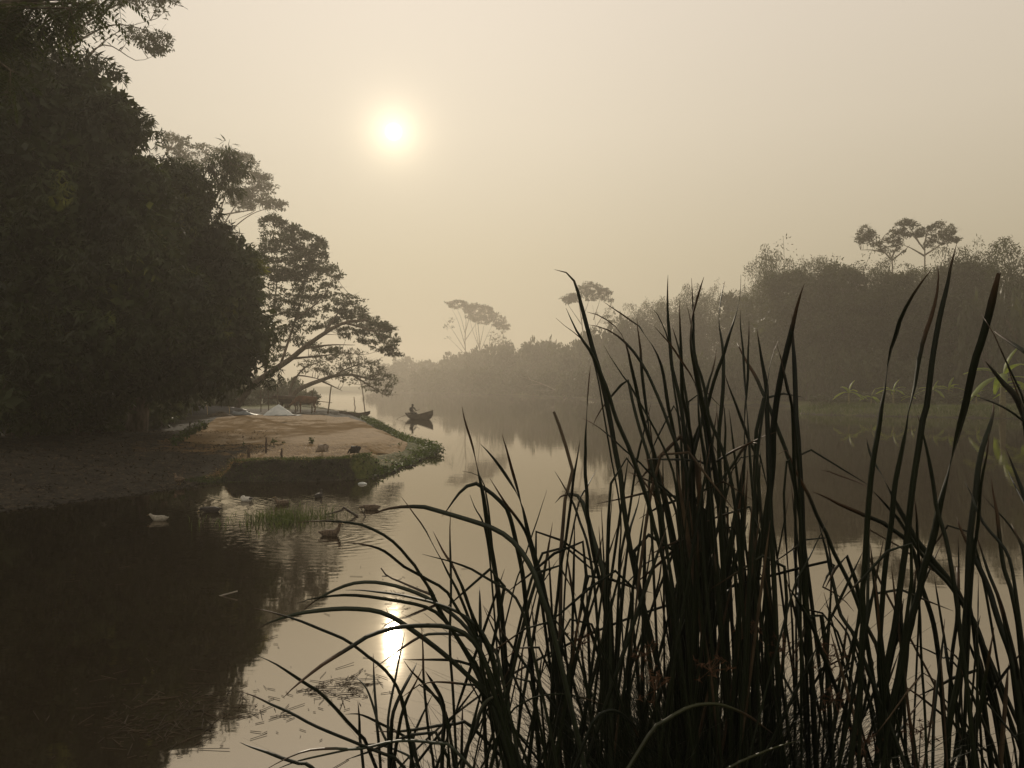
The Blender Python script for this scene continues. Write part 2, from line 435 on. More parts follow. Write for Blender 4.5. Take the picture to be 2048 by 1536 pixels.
# ---- water
def water_material():
    m, t, b = nt("river water")
    tc = t.nodes.new("ShaderNodeTexCoord"); src = tc.outputs['Object']
    b.inputs['Base Color'].default_value = (0.014, 0.011, 0.007, 1)
    b.inputs['Specular Tint'].default_value = (1.0, 0.92, 0.79, 1)
    b.inputs['Roughness'].default_value = 0.03
    b.inputs['IOR'].default_value = 4.4
    b.inputs['Specular IOR Level'].default_value = 0.5
    def wave(scale, detail, stretch):
        mp = t.nodes.new("ShaderNodeMapping"); mp.inputs['Scale'].default_value = stretch
        t.links.new(src, mp.inputs[0])
        n = t.nodes.new("ShaderNodeTexNoise"); n.inputs['Scale'].default_value = scale; n.inputs['Detail'].default_value = detail
        t.links.new(mp.outputs[0], n.inputs['Vector']); return n.outputs['Fac']
    def math(op, a, b_):
        n = t.nodes.new("ShaderNodeMath"); n.operation = op
        for i, v in enumerate((a, b_)):
            if isinstance(v, (int, float)): n.inputs[i].default_value = v
            else: t.links.new(v, n.inputs[i])
        return n.outputs[0]
    # patches of breeze
    patch = t.nodes.new("ShaderNodeMapRange"); patch.inputs['From Min'].default_value = 0.45; patch.inputs['From Max'].default_value = 0.65
    t.links.new(wave(0.06, 2, (1, 0.6, 1)), patch.inputs['Value'])
    # the ripples the ducks make
    vd = t.nodes.new("ShaderNodeVectorMath"); vd.operation = 'DISTANCE'
    sc = t.nodes.new("ShaderNodeVectorMath"); sc.operation = 'MULTIPLY'; sc.inputs[1].default_value = (1, 0.62, 1)
    t.links.new(src, sc.inputs[0]); t.links.new(sc.outputs[0], vd.inputs[0]); vd.inputs[1].default_value = (-3.6, 9.4, 0)
    dk = t.nodes.new("ShaderNodeMapRange"); dk.inputs['From Min'].default_value = 0.8; dk.inputs['From Max'].default_value = 3.4
    dk.inputs['To Min'].default_value = 1.0; dk.inputs['To Max'].default_value = 0.0; dk.interpolation_type = 'SMOOTHSTEP'
    t.links.new(vd.outputs['Value'], dk.inputs['Value'])
    amp_small = math('ADD', math('MULTIPLY', patch.outputs[0], 0.10), math('MULTIPLY', dk.outputs[0], 1.0))
    h = math('MULTIPLY', wave(3.2, 2, (1, 2.2, 1)), math('ADD', math('MULTIPLY', amp_small, 0.0055), 0.0004))
    h = math('ADD', h, math('MULTIPLY', wave(0.9, 3, (1, 1.6, 1)), 0.0014))
    h = math('ADD', h, math('MULTIPLY', wave(14.0, 2, (1, 1.5, 1)), math('MULTIPLY', amp_small, 0.0012)))
    # rings spreading from the swimming ducks and the boat
    for (cx, cy_, amp, fr, fall) in [(-6.5, 14.85, 0.0016, 34, 0.5), (-6.0, 15.85, 0.0016, 34, 0.5), (-5.75, 17.4, 0.002, 30, 0.7), (-4.9, 16.9, 0.002, 30, 0.7), (-4.3, 18.0, 0.002, 30, 0.7), (-2.85, 16.2, 0.002, 30, 0.7), (-3.0, 13.35, 0.0022, 30, 0.9), (-7.6, 60.3, 0.006, 9, 2.5)]:
        dn = t.nodes.new("ShaderNodeVectorMath"); dn.operation = 'DISTANCE'; t.links.new(src, dn.inputs[0]); dn.inputs[1].default_value = (cx, cy_, 0)
        si = t.nodes.new("ShaderNodeMath"); si.operation = 'SINE'; t.links.new(math('MULTIPLY', math('ADD', dn.outputs['Value'], math('MULTIPLY', wave(1.5, 2, (1, 1, 1)), 0.25)), fr), si.inputs[0])
        ex = t.nodes.new("ShaderNodeMath"); ex.operation = 'EXPONENT'; t.links.new(math('MULTIPLY', dn.outputs['Value'], -1.0 / fall), ex.inputs[0])
        h = math('ADD', h, math('MULTIPLY', math('MULTIPLY', si.outputs[0], ex.outputs[0]), amp * 0.8))
    bp = t.nodes.new("ShaderNodeBump"); bp.inputs['Strength'].default_value = 1.0; bp.inputs['Distance'].default_value = 1.0
    t.links.new(h, bp.inputs['Height']); t.links.new(bp.outputs[0], b.inputs['Normal'])
    return m
M['water'] = water_material()
wx = np.array([-460, -100, -20, 20, 100, 460.0]); wy = np.array([-90, 0, 30, 120, 580.0])
WX, WY = np.meshgrid(wx, wy); iw = np.arange(WX.size).reshape(WX.shape)
water = tag(obj("water", mesh_data("water", np.stack([WX, WY, np.zeros_like(WX)], -1).reshape(-1, 3),
      np.stack([iw[:-1, :-1], iw[:-1, 1:], iw[1:, 1:], iw[1:, :-1]], -1).reshape(-1, 4), M['water'])), kind="structure")

# ---- haze
HAZE_DENSITY = 0.0019
hm = bpy.data.materials.new("morning haze"); hm.use_nodes = True
hn_, hl_ = hm.node_tree.nodes, hm.node_tree.links
hn_.clear()
ho = hn_.new("ShaderNodeOutputMaterial"); hv = hn_.new("ShaderNodeVolumePrincipled")
hv.inputs['Color'].default_value = (0.60, 0.56, 0.495, 1)
hv.inputs['Density'].default_value = HAZE_DENSITY
hv.inputs['Anisotropy'].default_value = 0.55
hl_.new(hv.outputs[0], ho.inputs['Volume'])
hb = MB()
x0, x1, y0, y1, z0, z1 = -480, 480, -100, 600, -2.0, 29.0
hb.add([(x0, y0, z0), (x1, y0, z0), (x1, y1, z0), (x0, y1, z0), (x0, y0, z1), (x1, y0, z1), (x1, y1, z1), (x0, y1, z1)],
       [(0, 3, 2, 1), (4, 5, 6, 7), (0, 1, 5, 4), (1, 2, 6, 5), (2, 3, 7, 6), (3, 0, 4, 7)])
tag(hb.build("haze", hm), kind="stuff")

# ================================================================== TREES
def in_poly(poly, x, y):
    return sdist(poly, x, y)

def crown_centres(poly, d, rad_m, n, depth=0.7, rng=RNG, inset=0.75):
    """lobe centres filling an outline given in photograph pixels, rounded in depth"""
    p = np.asarray(poly, float); out = []
    x0, y0 = p.min(0); x1, y1 = p.max(0)
    rpx = rad_m * F / d
    X = rng.uniform(x0, x1, n * 12); Y = rng.uniform(y0, y1, n * 12)
    s = in_poly(poly, X, Y)
    keep = s > rpx * inset
    X, Y, s = X[keep][:n], Y[keep][:n], s[keep][:n]
    thick = np.sqrt(np.maximum(s, 0) * F / d * 0 + s) * np.sqrt(max(s.max(), 1))      # rounded profile in pixels
    off = rng.uniform(-1, 1, len(X)) * thick * depth / F * d
    dd = d + off
    return np.stack([(X - 1024) / F * dd, dd, EYE + (HZ - Y) / F * dd], -1)

def lobed_foliage(centres, r, per, leaves, L, W, flat=0.8, droop=0.6, rng=RNG, up_bias=0.15, shell=(0.7, 1.05), fold=0.2, face=1.0):
    """leaf whorls on the surface of many lobes"""
    k = len(centres)
    rr = r * rng.uniform(0.7, 1.25, k)
    dirs = rand_dirs(k * per, rng); dirs[:, 2] += up_bias; dirs = nrm(dirs)
    ci = np.repeat(np.arange(k), per)
    pos = centres[ci] + dirs * (rr[ci] * rng.uniform(shell[0], shell[1], len(ci)))[:, None] * np.array([1, 1, flat])
    n = len(pos)
    li = np.repeat(np.arange(n), leaves)
    ld = rand_dirs(len(li), rng) * 0.9 + dirs[li] * 0.5
    ld[:, 2] -= droop * rng.uniform(0.4, 1.4, len(li)); ld = nrm(ld)
    nn = dirs[li] * face + rand_dirs(len(li), rng) * 0.6 + np.array([0, 0, 0.4])
    base = pos[li] + rand_dirs(len(li), rng) * L * 0.25
    return leaf_quads(base, ld, nn, L * rng.uniform(0.6, 1.3, len(li)), W * rng.uniform(0.7, 1.3, len(li)), fold)

def fill_leaves(centres, r, per, L, W, flat=0.8, rng=RNG):
    """larger leaves inside the lobes, so the crown is dense"""
    ci = np.repeat(np.arange(len(centres)), per)
    pos = centres[ci] + rand_dirs(len(ci), rng) * (r * rng.uniform(0, 0.75, len(ci)) ** 0.5)[:, None] * np.array([1, 1, flat])
    return leaf_quads(pos, rand_dirs(len(ci), rng), rand_dirs(len(ci), rng), np.full(len(ci), L), np.full(len(ci), W), 0.1)

def join_quads(*parts):
    v, f, b = [], [], 0
    for pv, pf in parts:
        v.append(pv); f.append(pf + b); b += len(pv)
    return np.concatenate(v), np.concatenate(f)

def limbs(mb, start, targets, r0, bend=0.15, n=7, sides=6, r1=0.03):
    """curving tapered limbs from a start point to targets"""
    for t in targets:
        a = Vector(start); b = Vector(tuple(t)); L = (b - a).length
        pts = [a + (b - a) * s + Vector((random.uniform(-1, 1), random.uniform(-1, 1), random.uniform(-0.4, 1))) * L * bend * math.sin(math.pi * s) * 0.5
               for s in np.linspace(0, 1, n)]
        mb.tube(pts, [r0 + (r1 - r0) * s ** 0.8 for s in np.linspace(0, 1, n)], sides, False)

def tree(name, label, cat, base, trunk_pts, trunk_r, leaf_vf, leaf_m, limb_targets=(), limb_r=0.1, limb_start=None, bark='bark', group=None, sides=8, bend=0.15, twigs=None, r1=0.02):
    root = empty(name, base)
    tag(root, label, cat, group)
    off = np.array(base)
    mb = MB()
    n = len(trunk_pts)
    sp = spline(trunk_pts, max(8, n * 3))
    k = len(sp)
    radii = [trunk_r[0] + (trunk_r[1] - trunk_r[0]) * (i / (k - 1)) ** 0.8 for i in range(k)]
    mb.tube([Vector(p) - Vector(base) for p in sp], radii, sides)
    ls = limb_start if limb_start is not None else sp[-1]
    if len(limb_targets):
        for t in limb_targets:
            t = np.asarray(tuple(t))
            # leave the trunk where it is nearest below the target
            j = int(np.argmin(np.linalg.norm(sp - t, axis=1) + 0.6 * np.abs(np.arange(k) - k * 0.75)))
            limbs(mb, Vector(sp[j]) - Vector(base), [Vector(t) - Vector(base)], min(limb_r, radii[j] * 0.8), bend, r1=r1)
    if twigs: twigs(mb, Vector(base))
    mb.build("trunk", M[bark], root, True)
    v, f = leaf_vf
    obj("crown", mesh_data("crown", v - off, f, M[leaf_m]), root)
    return root

def pick(c, n, rng=RNG):
    return c[rng.choice(len(c), min(n, len(c)), replace=False)]

# ---- the two big mango trees of the left bank
mA = [(318, 290), (365, 312), (436, 346), (452, 424), (516, 456), (540, 515), (562, 640), (560, 730), (510, 790), (400, 832), (330, 826), (210, 830), (150, 720), (190, 500), (240, 350)]
def mango_foliage(c, r, seed):
    g = np.random.default_rng(seed)
    keep = []
    for p in c:                                  # keep the lobes apart, so that deep gaps stay between them
        if all(np.linalg.norm((p - q) * np.array([1, 0.8, 1.15])) > r * 1.12 for q in keep): keep.append(p)
    k = np.array(keep)
    return join_quads(lobed_foliage(k, r, 120, 8, 0.26, 0.068, 0.78, 0.8, g, 0.5, (0.80, 1.06), 0.2, 1.6), fill_leaves(c, r * 0.5, 22, 0.4, 0.24, 0.8, g), fill_leaves(k, r * 0.6, 60, 0.4, 0.24, 0.8, g))
cA = crown_centres(mA, 28.5, 1.1, 420, 0.55, inset=0.74)
fA = mango_foliage(cA, 1.08, 3)
bA = Vector((-14.6, 31.0, gz(-14.6, 31.0) - 0.1))
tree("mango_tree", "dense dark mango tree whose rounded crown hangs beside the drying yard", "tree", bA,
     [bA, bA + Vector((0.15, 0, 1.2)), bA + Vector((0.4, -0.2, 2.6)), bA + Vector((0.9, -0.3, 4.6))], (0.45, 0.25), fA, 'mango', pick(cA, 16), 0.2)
mB = [(-120, -60), (30, -10), (95, 60), (150, 90), (205, 84), (256, 118), (304, 186), (330, 240), (336, 280), (372, 340), (405, 430), (430, 520), (440, 640), (380, 710), (250, 800), (100, 850), (-120, 860)]
cB = crown_centres(mB, 24.5, 1.05, 640, 0.5, inset=0.9)
fB = mango_foliage(cB, 1.08, 4)
bB = Vector((-16.2, 26.5, gz(-16.2, 26.5) - 0.1))
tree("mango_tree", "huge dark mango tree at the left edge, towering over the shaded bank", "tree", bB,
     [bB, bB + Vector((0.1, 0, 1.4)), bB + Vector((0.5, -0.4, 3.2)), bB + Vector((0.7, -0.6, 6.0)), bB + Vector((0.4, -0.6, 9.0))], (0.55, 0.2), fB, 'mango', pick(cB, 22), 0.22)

# ---- understory shrubs in the shade below them
def bush_mesh(name, r, h, n_lobes, per, leaves, L, W, m, seed, fill=14):
    g = np.random.default_rng(seed)
    a = g.uniform(0, 2 * np.pi, n_lobes); q = np.sqrt(g.uniform(0, 1, n_lobes)) * 0.75
    hh = g.uniform(0.15, 0.85, n_lobes) * (1 - 0.55 * q ** 2)
    c = np.stack([np.cos(a) * q * r, np.sin(a) * q * r, hh * h], -1)
    lr = min(r, h) * 0.34
    v, f = join_quads(lobed_foliage(c, lr, per, leaves, L, W, 0.9, 0.5, g), fill_leaves(c, lr, fill, L * 1.8, L * 1.1, 0.9, g))
    v[:, 2] = np.maximum(v[:, 2], 0.0)
    return mesh_data(name, v, f, M[m])

def stem_mesh(name, h, r, n, m, seed):
    g = random.Random(seed); mb = MB()
    for i in range(n):
        a = g.uniform(0, 6.28); q = g.uniform(0.3, 0.9)
        mb.tube([(0.05 * math.cos(a), 0.05 * math.sin(a), -0.1), (q * r * 0.3 * math.cos(a), q * r * 0.3 * math.sin(a), h * 0.4), (q * r * math.cos(a), q * r * math.sin(a), h * 0.8)], [0.05, 0.035, 0.012], 5)
    return mb.mesh(name, M[m])

def shrub(name, label, cat, me, stem, loc, s, rz, group=None):
    root = empty(name, loc); tag(root, label, cat, group)
    c = obj("foliage", me, root); c.scale = s; c.rotation_euler = (0, 0, rz)
    if stem is not None:
        t = obj("stem", stem, root); t.scale = s; t.rotation_euler = (0, 0, rz)
    return root

SHADE = [bush_mesh("shade_shrub%d" % k, 1.3, 1.9, 16, 26, 6, 0.24, 0.07, 'bush', 50 + k) for k in range(2)]
SHADE_STEM = stem_mesh("shade_stem", 1.9, 1.3, 6, 'bark', 3)
for (px, d, s, lab) in [(300, 36.0, 1.15, "shadowy shrub under the lower edge of the mango crown beside the weeds"), (345, 41.0, 1.2, "dim shrub just left of the wrapped boat"), (195, 29.5, 1.0, "shadowy shrub right of the mango trunks"), (100, 34.0, 1.5, "dark shrub deep behind the mango trunks"), (-40, 22.5, 1.15, "dark shrub at the far left edge under the mango crown"), (60, 25.5, 1.2, "dark shrub beneath the biggest mango crown, second from the left edge"),
                        (150, 28, 1.15, "shadowy shrub between the two mango trunks"), (240, 33.0, 1.0, "shadowy shrub behind the mango trunks, left of the tarpaulin-covered hull")]:
    x = (px - 1024) / F * d
    shrub("understory_shrub", lab, "shrub", SHADE[int(d) % 2], SHADE_STEM, (x, d, gz(x, d)), (s, s, s), d, "shrubs under the mango trees")

# ---- rain trees behind the yard
def pads(poly, d, n, r, per, leaves, L, W, depth=0.5, flat=0.35, inset=0.25, fill=0, rng=RNG, droop=0.35):
    c = crown_centres(poly, d, r, n, depth, rng, inset)
    parts = [lobed_foliage(c, r, per, leaves, L, W, flat, droop, rng, 0.3, (0.3, 1.05))]
    if fill: parts.append(fill_leaves(c, r, fill, L * 1.6, W * 2.0, flat, rng))
    return c, join_quads(*parts)

def px_pts(pts, d): return [P(x, y, d + (q[0] if q else 0)) for x, y, *q in pts]

def twig_net(centres, anchor_fn, r=0.035, n=4):
    def go(mb, base):
        for c in centres:
            a = Vector(anchor_fn(c)); b = Vector(tuple(c))
            mid = (a + b) / 2 + Vector((random.uniform(-.4, .4), random.uniform(-.4, .4), random.uniform(-0.5, 0.2))) * (b - a).length * 0.25
            sp = spline([a, mid, b], 6)
            mb.tube([Vector(p) - base for p in sp], [r * (1 - 0.75 * i / 5) for i in range(6)], n, False)
            for j in range(3):
                e = b + Vector((random.uniform(-1, 1), random.uniform(-1, 1), random.uniform(-0.1, 0.5))) * 0.9
                mb.tube([Vector(sp[4]) - base, (Vector(sp[4]) + e) / 2 + Vector((0, 0, 0.08)) - base, e - base], [r * 0.4, r * 0.28, r * 0.12], 3, False)
    return go

def nearest_on(paths):
    allp = np.concatenate([spline(p, 24)[3:] for p in paths])
    def fn(c):
        c = np.asarray(tuple(c)); dz = allp - c
        w = np.linalg.norm(dz, axis=1) + np.maximum(0, allp[:, 2] - c[2]) * 2.0
        return allp[int(np.argmin(w))]
    return fn

def rain_tree(label, d, trunk_px, r0, branch_px, polys, bark='bark', leaf='rain', name="rain_tree", rbr=0.11, group=None, L=0.18, W=0.09, cat="tree", seed=1, twig_r=0.026, zbase=None):
    g = np.random.default_rng(seed)
    tp = px_pts(trunk_px, d)
    base = tp[0].copy(); base.z = gz(base.x, base.y) - 0.15
    tp[0] = base
    brs = [px_pts(b, d) for b in branch_px]
    cs, qs = [], []
    for (poly, n, r, per, lv, fl, fill) in polys:
        c, q = pads(poly, d, n, r, per, lv, L, W, 0.6, fl, 0.2, fill, g); cs.append(c); qs.append(q)
    c = np.concatenate(cs); v, f = join_quads(*qs)
    root = empty(name, base); tag(root, label, cat, group)
    mb = MB(); sp = spline(tp, 22)
    mb.tube([Vector(p) - base for p in sp], [r0 * (1 - 0.72 * i / 21) for i in range(22)], 9)
    for b in brs:
        s2 = spline(b, 14); mb.tube([Vector(p) - base for p in s2], [rbr * (1 - 0.85 * i / 13) for i in range(14)], 6, False)
    twig_net(pick(c, 190, g), nearest_on([tp] + brs), twig_r)(mb, base)
    mb.build("trunk", M[bark], root, True)
    obj("crown", mesh_data("crown", v - np.array(base), f, M[leaf]), root)
    return root

rain_tree("wide rain tree leaning out over the water behind the cattle fence", 58,
    [(462, 826), (500, 776), (545, 742, -1), (582, 717, -1), (606, 697, -1.5), (648, 667, -2), (690, 645, -2), (735, 640, -2)], 0.30,
    [[(560, 733, -1), (590, 640, 0), (610, 560, 1), (600, 500, 1)], [(530, 750), (545, 640, 2), (555, 540, 3), (550, 470, 3)], [(606, 697, -1.5), (660, 690, -3), (710, 690, -4)],
     [(648, 667, -2), (680, 620, 0), (700, 590, 1)], [(690, 645, -2), (750, 665, -3), (785, 695, -3)], [(582, 717, -1), (640, 712, 1), (690, 705, 2)], [(590, 640), (640, 600, -2), (665, 560, -2)]],
    [([(512, 440), (545, 428), (600, 452), (645, 465), (660, 520), (600, 560), (515, 560)], 230, 0.4, 13, 4, 0.34, 1),
     ([(515, 540), (660, 520), (694, 545), (697, 575), (735, 605), (720, 640), (640, 640), (520, 640)], 230, 0.4, 12, 4, 0.3, 0),
     ([(620, 655), (690, 615), (740, 625), (790, 655), (806, 712), (770, 712), (725, 685), (660, 668)], 130, 0.4, 13, 4, 0.34, 1),
     ([(520, 640), (640, 640), (620, 690), (570, 712), (535, 740), (515, 720)], 70, 0.4, 11, 4, 0.34, 0),
     ([(610, 680), (690, 690), (660, 715), (620, 705)], 14, 0.5, 11, 4, 0.4, 0)], seed=4)
rain_tree("lower spreading tree with a bare arched limb dipping toward the river", 70,
    [(572, 812), (591, 784), (619, 769), (641, 761), (668, 752), (705, 750), (745, 760)], 0.26,
    [[(578, 800), (583, 770), (592, 752), (625, 755), (660, 765)], [(668, 752), (700, 735), (740, 725)], [(705, 750), (745, 775), (772, 792)], [(641, 761), (665, 772), (685, 782)], [(583, 770), (610, 735), (660, 720)]],
    [([(590, 715), (660, 700), (720, 695), (765, 720), (790, 755), (797, 772), (780, 800), (745, 785), (700, 768), (640, 752), (600, 745)], 160, 0.45, 9, 3, 0.36, 0)], leaf='far', seed=9, twig_r=0.03, name="river_tree")
rain_tree("tall airy tree with flat leaf layers rising behind the mango crown", 92,
    [(395, 822), (400, 700), (420, 560), (430, 470), (440, 420)], 0.4,
    [[(428, 480), (480, 400), (520, 380), (550, 380)], [(430, 470), (380, 380), (340, 300)], [(435, 440), (460, 360), (480, 320)], [(428, 490), (500, 430), (560, 412)], [(440, 430), (510, 420), (470, 440)]],
    [([(315, 275), (350, 258), (395, 282), (450, 298), (505, 308), (520, 332), (470, 345), (400, 340), (340, 330)], 170, 0.6, 8, 4, 0.32, 0),
     ([(430, 340), (520, 332), (556, 365), (556, 388), (500, 395), (440, 385)], 130, 0.6, 8, 4, 0.32, 0),
     ([(450, 390), (530, 388), (574, 405), (564, 422), (520, 416), (470, 425)], 100, 0.55, 8, 4, 0.32, 0)], bark='bark_pale', L=0.26, W=0.13, leaf='far', seed=12, twig_r=0.035, name="airy_tree")
# slender green tree poking over the mango crown
cS = crown_centres([(412, 312), (462, 288), (492, 318), (524, 345), (502, 398), (450, 404), (418, 384)], 38, 0.45, 26, 0.6, inset=0.5)
fS = lobed_foliage(cS, 0.45, 7, 5, 0.42, 0.07, 0.9, 1.1)
bS = Vector((-17.5, 39.5, gz(-17.5, 39.5) - 0.1))
tree("slender_tree", "slender tree with long drooping leaves poking above the mango crown", "tree", bS,
     [bS, bS + Vector((0.6, -0.3, 4)), bS + Vector((2.2, -0.8, 9)), Vector(P(462, 330, 38))], (0.18, 0.05), fS, 'mango', pick(cS, 12), 0.05)
# wispy tall tree at the top left
rain_tree("tall wispy tree with thin bare twigs at the top left corner", 42,
    [(60, 838), (85, 500), (110, 250), (140, 90), (165, 20)], 0.28,
    [[(115, 220), (180, 110), (240, 60), (300, 40)], [(140, 90), (220, 50), (290, 60), (325, 90)], [(150, 60), (230, 10), (320, -10), (375, 18)], [(120, 180), (200, 90), (270, 120), (305, 112)], [(140, 90), (100, 20), (60, -30)]],
    [([(200, -30), (340, -40), (384, 18), (330, 34), (290, 22), (210, 20)], 40, 0.42, 12, 4, 0.6, 0),
     ([(228, 50), (280, 52), (300, 60), (340, 62), (338, 100), (300, 112), (262, 92)], 22, 0.34, 14, 4, 0.6, 0),
     ([(90, 20), (200, -20), (220, 30), (170, 80), (110, 80)], 26, 0.5, 12, 4, 0.6, 0)], leaf='rain', seed=21, twig_r=0.022, name="wispy_tree", rbr=0.06, L=0.2, W=0.08)

# near branch with feathery leaves hanging into the top left corner
def feather_tree():
    d = 12.5
    base = Vector((-15.5, 12.0, 0)); base.z = gz(base.x, base.y) - 0.1
    root = empty("feathery_tree", base); tag(root, "feathery-leaved branch reaching in at the top left corner, nearest of the left trees", "tree")
    mb = MB()
    top = [base, base + Vector((0.3, 0.2, 3)), base + Vector((0.9, 0.5, 6.0)), P(-260, 60, d)]
    sp = spline(top, 16); mb.tube([Vector(p) - base for p in sp], [0.3 - 0.2 * i / 15 for i in range(16)], 8)
    V, Fq, nb = [], [], 0
    ends = []
    for tgt in [(40, 30), (140, 15), (235, -8), (60, 85), (-40, 110), (110, 55), (-20, 40), (190, 5), (20, 140)]:
        s3 = spline([P(-260, 60, d), P((tgt[0] - 260) / 2, min(tgt[1], 60) * 0.5 + 10, d + random.uniform(-.5, .5)), P(*tgt, d + random.uniform(-1, 1))], 12)
        mb.tube([Vector(p) - base for p in s3], [0.07 * (1 - 0.85 * i / 11) for i in range(12)], 5, False)
        for j in range(3, 12):
            for _ in range(6): ends.append(Vector(s3[j]))
    for e in ends:       # each frond: a rachis with two rows of leaflets
        L = random.uniform(0.35, 0.6)
        dr = Vector((random.uniform(-1, 1), random.uniform(-1, 1), random.uniform(-1.3, 0.1))).normalized()
        pts = [e + dr * L * s + Vector((0, 0, -0.16 * s * s)) for s in np.linspace(0, 1, 6)]
        mb.tube([p - base for p in pts], [0.006, 0.005, 0.004, 0.003, 0.002, 0.001], 3, False)
        side = dr.cross(Vector((0, 0, 1)));  side = side.normalized() if side.length > 1e-3 else Vector((1, 0, 0))
        for s in np.linspace(0.15, 1, 9):
            p = e + dr * L * s + Vector((0, 0, -0.16 * s * s))
            for sg in (-1, 1):
                V.append((p, side * sg + dr * 0.5 + Vector((0, 0, -0.25)), Vector((0, 0, 1)) + Vector((random.uniform(-.4, .4), random.uniform(-.4, .4), 0)), 0.12, 0.038))
    c = np.array([tuple(a[0]) for a in V]); dd = np.array([tuple(a[1]) for a in V]); n = np.array([tuple(a[2]) for a in V])
    v, f = leaf_quads(c, dd, n, np.array([a[3] for a in V]), np.array([a[4] for a in V]), 0.1)
    mb.build("trunk", M['bark'], root, True)
    obj("crown", mesh_data("crown", v - np.array(base), f, M['mango']), root)
feather_tree()

# ================================================================== FAR BANK
# ---- bamboo clumps: arching culms with hanging leaf sprays (unit height 1)
def bamboo_unit(seed, culms=30, leaves=520, spread=0.27):
    g = np.random.default_rng(seed)
    mb = MB(); C, D, N, Ls, Ws = [], [], [], [], []
    for i in range(culms):
        a = g.uniform(0, 6.28); h = g.uniform(0.62, 1.0); lean = g.uniform(0.02, spread)
        b = np.array([math.cos(a), math.sin(a), 0]) * g.uniform(0.01, 0.09)
        dirn = np.array([math.cos(a + g.uniform(-.6, .6)), math.sin(a + g.uniform(-.6, .6)), 0])
        s = np.linspace(0, 1, 9)
        pts = b + dirn * (lean * s ** 2.2)[:, None] + np.array([0, 0, 1]) * (h * (s - 0.10 * s ** 5))[:, None]
        mb.tube(pts, [0.0045 * (1 - 0.9 * q) + 0.0004 for q in s], 4, False)
        n = leaves
        t = 0.12 + 0.88 * g.uniform(0, 1, n) ** 0.8
        base = np.stack([np.interp(t, s, pts[:, k]) for k in range(3)], 1)
        spray = (0.014 + 0.115 * np.sin(np.pi * np.clip(t, 0, 1)) ** 0.7)[:, None]
        rd = rand_dirs(n, g); rd[:, 2] *= 0.55
        base = base + rd * spray
        dd = rand_dirs(n, g) * 0.7 + rd * 0.5; dd[:, 2] -= 0.35
        C.append(base); D.append(dd); N.append(rand_dirs(n, g) + np.array([0, 0, 0.5]))
        Ls.append(g.uniform(0.012, 0.026, n)); Ws.append(g.uniform(0.004, 0.008, n))
    v, f = leaf_quads(np.concatenate(C), np.concatenate(D), np.concatenate(N), np.concatenate(Ls), np.concatenate(Ws), 0.2)
    return mb.mesh("bamboo_culms", M['culm']), mesh_data("bamboo_foliage", v, f, M['bamboo'])
BAM = [bamboo_unit(100 + k) for k in range(4)]
SPRAY = [bamboo_unit(140 + k, 5, 170, 0.16) for k in range(2)]

def bamboo(px, top, d, label, var, width=1.0, name="bamboo_clump", units=None):
    x = (px - 1024) / F * d; z = max(gz(x, d), 0.2) - 0.1
    h = (EYE + (HZ - top) / F * d - z) * 1.1
    root = empty(name, (x, d, z)); tag(root, label, "bamboo", "bamboo clumps along the far bank")
    cu, fo = (units or BAM)[var % len(units or BAM)]
    for nm, me in (("culms", cu), ("foliage", fo)):
        o = obj(nm, me, root); o.scale = (h * width, h * width, h); o.rotation_euler = (0, 0, var * 1.7 + px * 0.01)
        if nm == "culms": o["kind"] = "stuff"
    return root

bam = [(1262, 622, 160, 0, 1.0, "low feathery bamboo where the far treeline starts to climb, left of the tall clumps"),
       (1300, 580, 158, 1, 0.65, "feathery bamboo clump rising just right of the double flat-crowned tree"),
       (1352, 580, 154, 2, 0.9, "bamboo clump seen behind the leftmost tall cattail tips"),
       (1400, 562, 151, 3, 0.6, "bamboo clump with loose wispy tops behind the cattail centre"),
       (1455, 584, 146, 0, 1.0, "low rounded bamboo clump behind the crossing cattail leaves"),
       (1502, 540, 138, 1, 0.6, "bamboo clump stepping up to the highest part of the treeline"),
       (1552, 484, 112, 2, 0.55, "tall pointed bamboo clump at the left shoulder of the high treeline"),
       (1604, 516, 110, 3, 0.8, "bamboo clump just right of the tall pointed one"),
       (1655, 486, 108, 1, 0.6, "bushy-topped bamboo clump left of the two open-branched trees"),
       (1705, 508, 106, 0, 0.7, "bamboo clump with two loose sprays beside the open-branched trees"),
       (1765, 526, 104, 2, 0.95, "flat-topped bamboo clump directly under the left open-branched tree"),
       (1830, 530, 102, 3, 0.95, "flat-topped bamboo clump under the right open-branched tree"),
       (1888, 515, 100, 0, 1.0, "bamboo clump behind the tallest right-hand cattail leaves"),
       (1940, 450, 96, 1, 0.6, "tall thick bamboo plume right of the open-branched trees"),
       (1995, 525, 92, 2, 1.0, "bamboo clump in the dip before the right edge"),
       (2060, 470, 86, 3, 1.0, "bamboo clump cut off by the right edge of the picture")]
for px, top, d, var, wd, lab in bam: bamboo(px, top, d, lab, var, wd)
for px, top, d, var, lab in [(1340, 560, 155, 0, "thin bamboo sprays standing above the treeline at centre right"), (1442, 555, 148, 1, "thin bamboo sprays above the dip in the treeline"),
                             (1690, 468, 109, 0, "loose bamboo sprays standing free just left of the open-branched trees"), (2030, 470, 90, 1, "single loose bamboo spray near the right edge"),
                             (1580, 470, 113, 1, "wispy bamboo sprays above the tall pointed clump"), (1960, 446, 97, 0, "wispy bamboo sprays topping the thick plume")]:
    bamboo(px, top, d, lab, var, 0.9, "bamboo_spray", SPRAY)

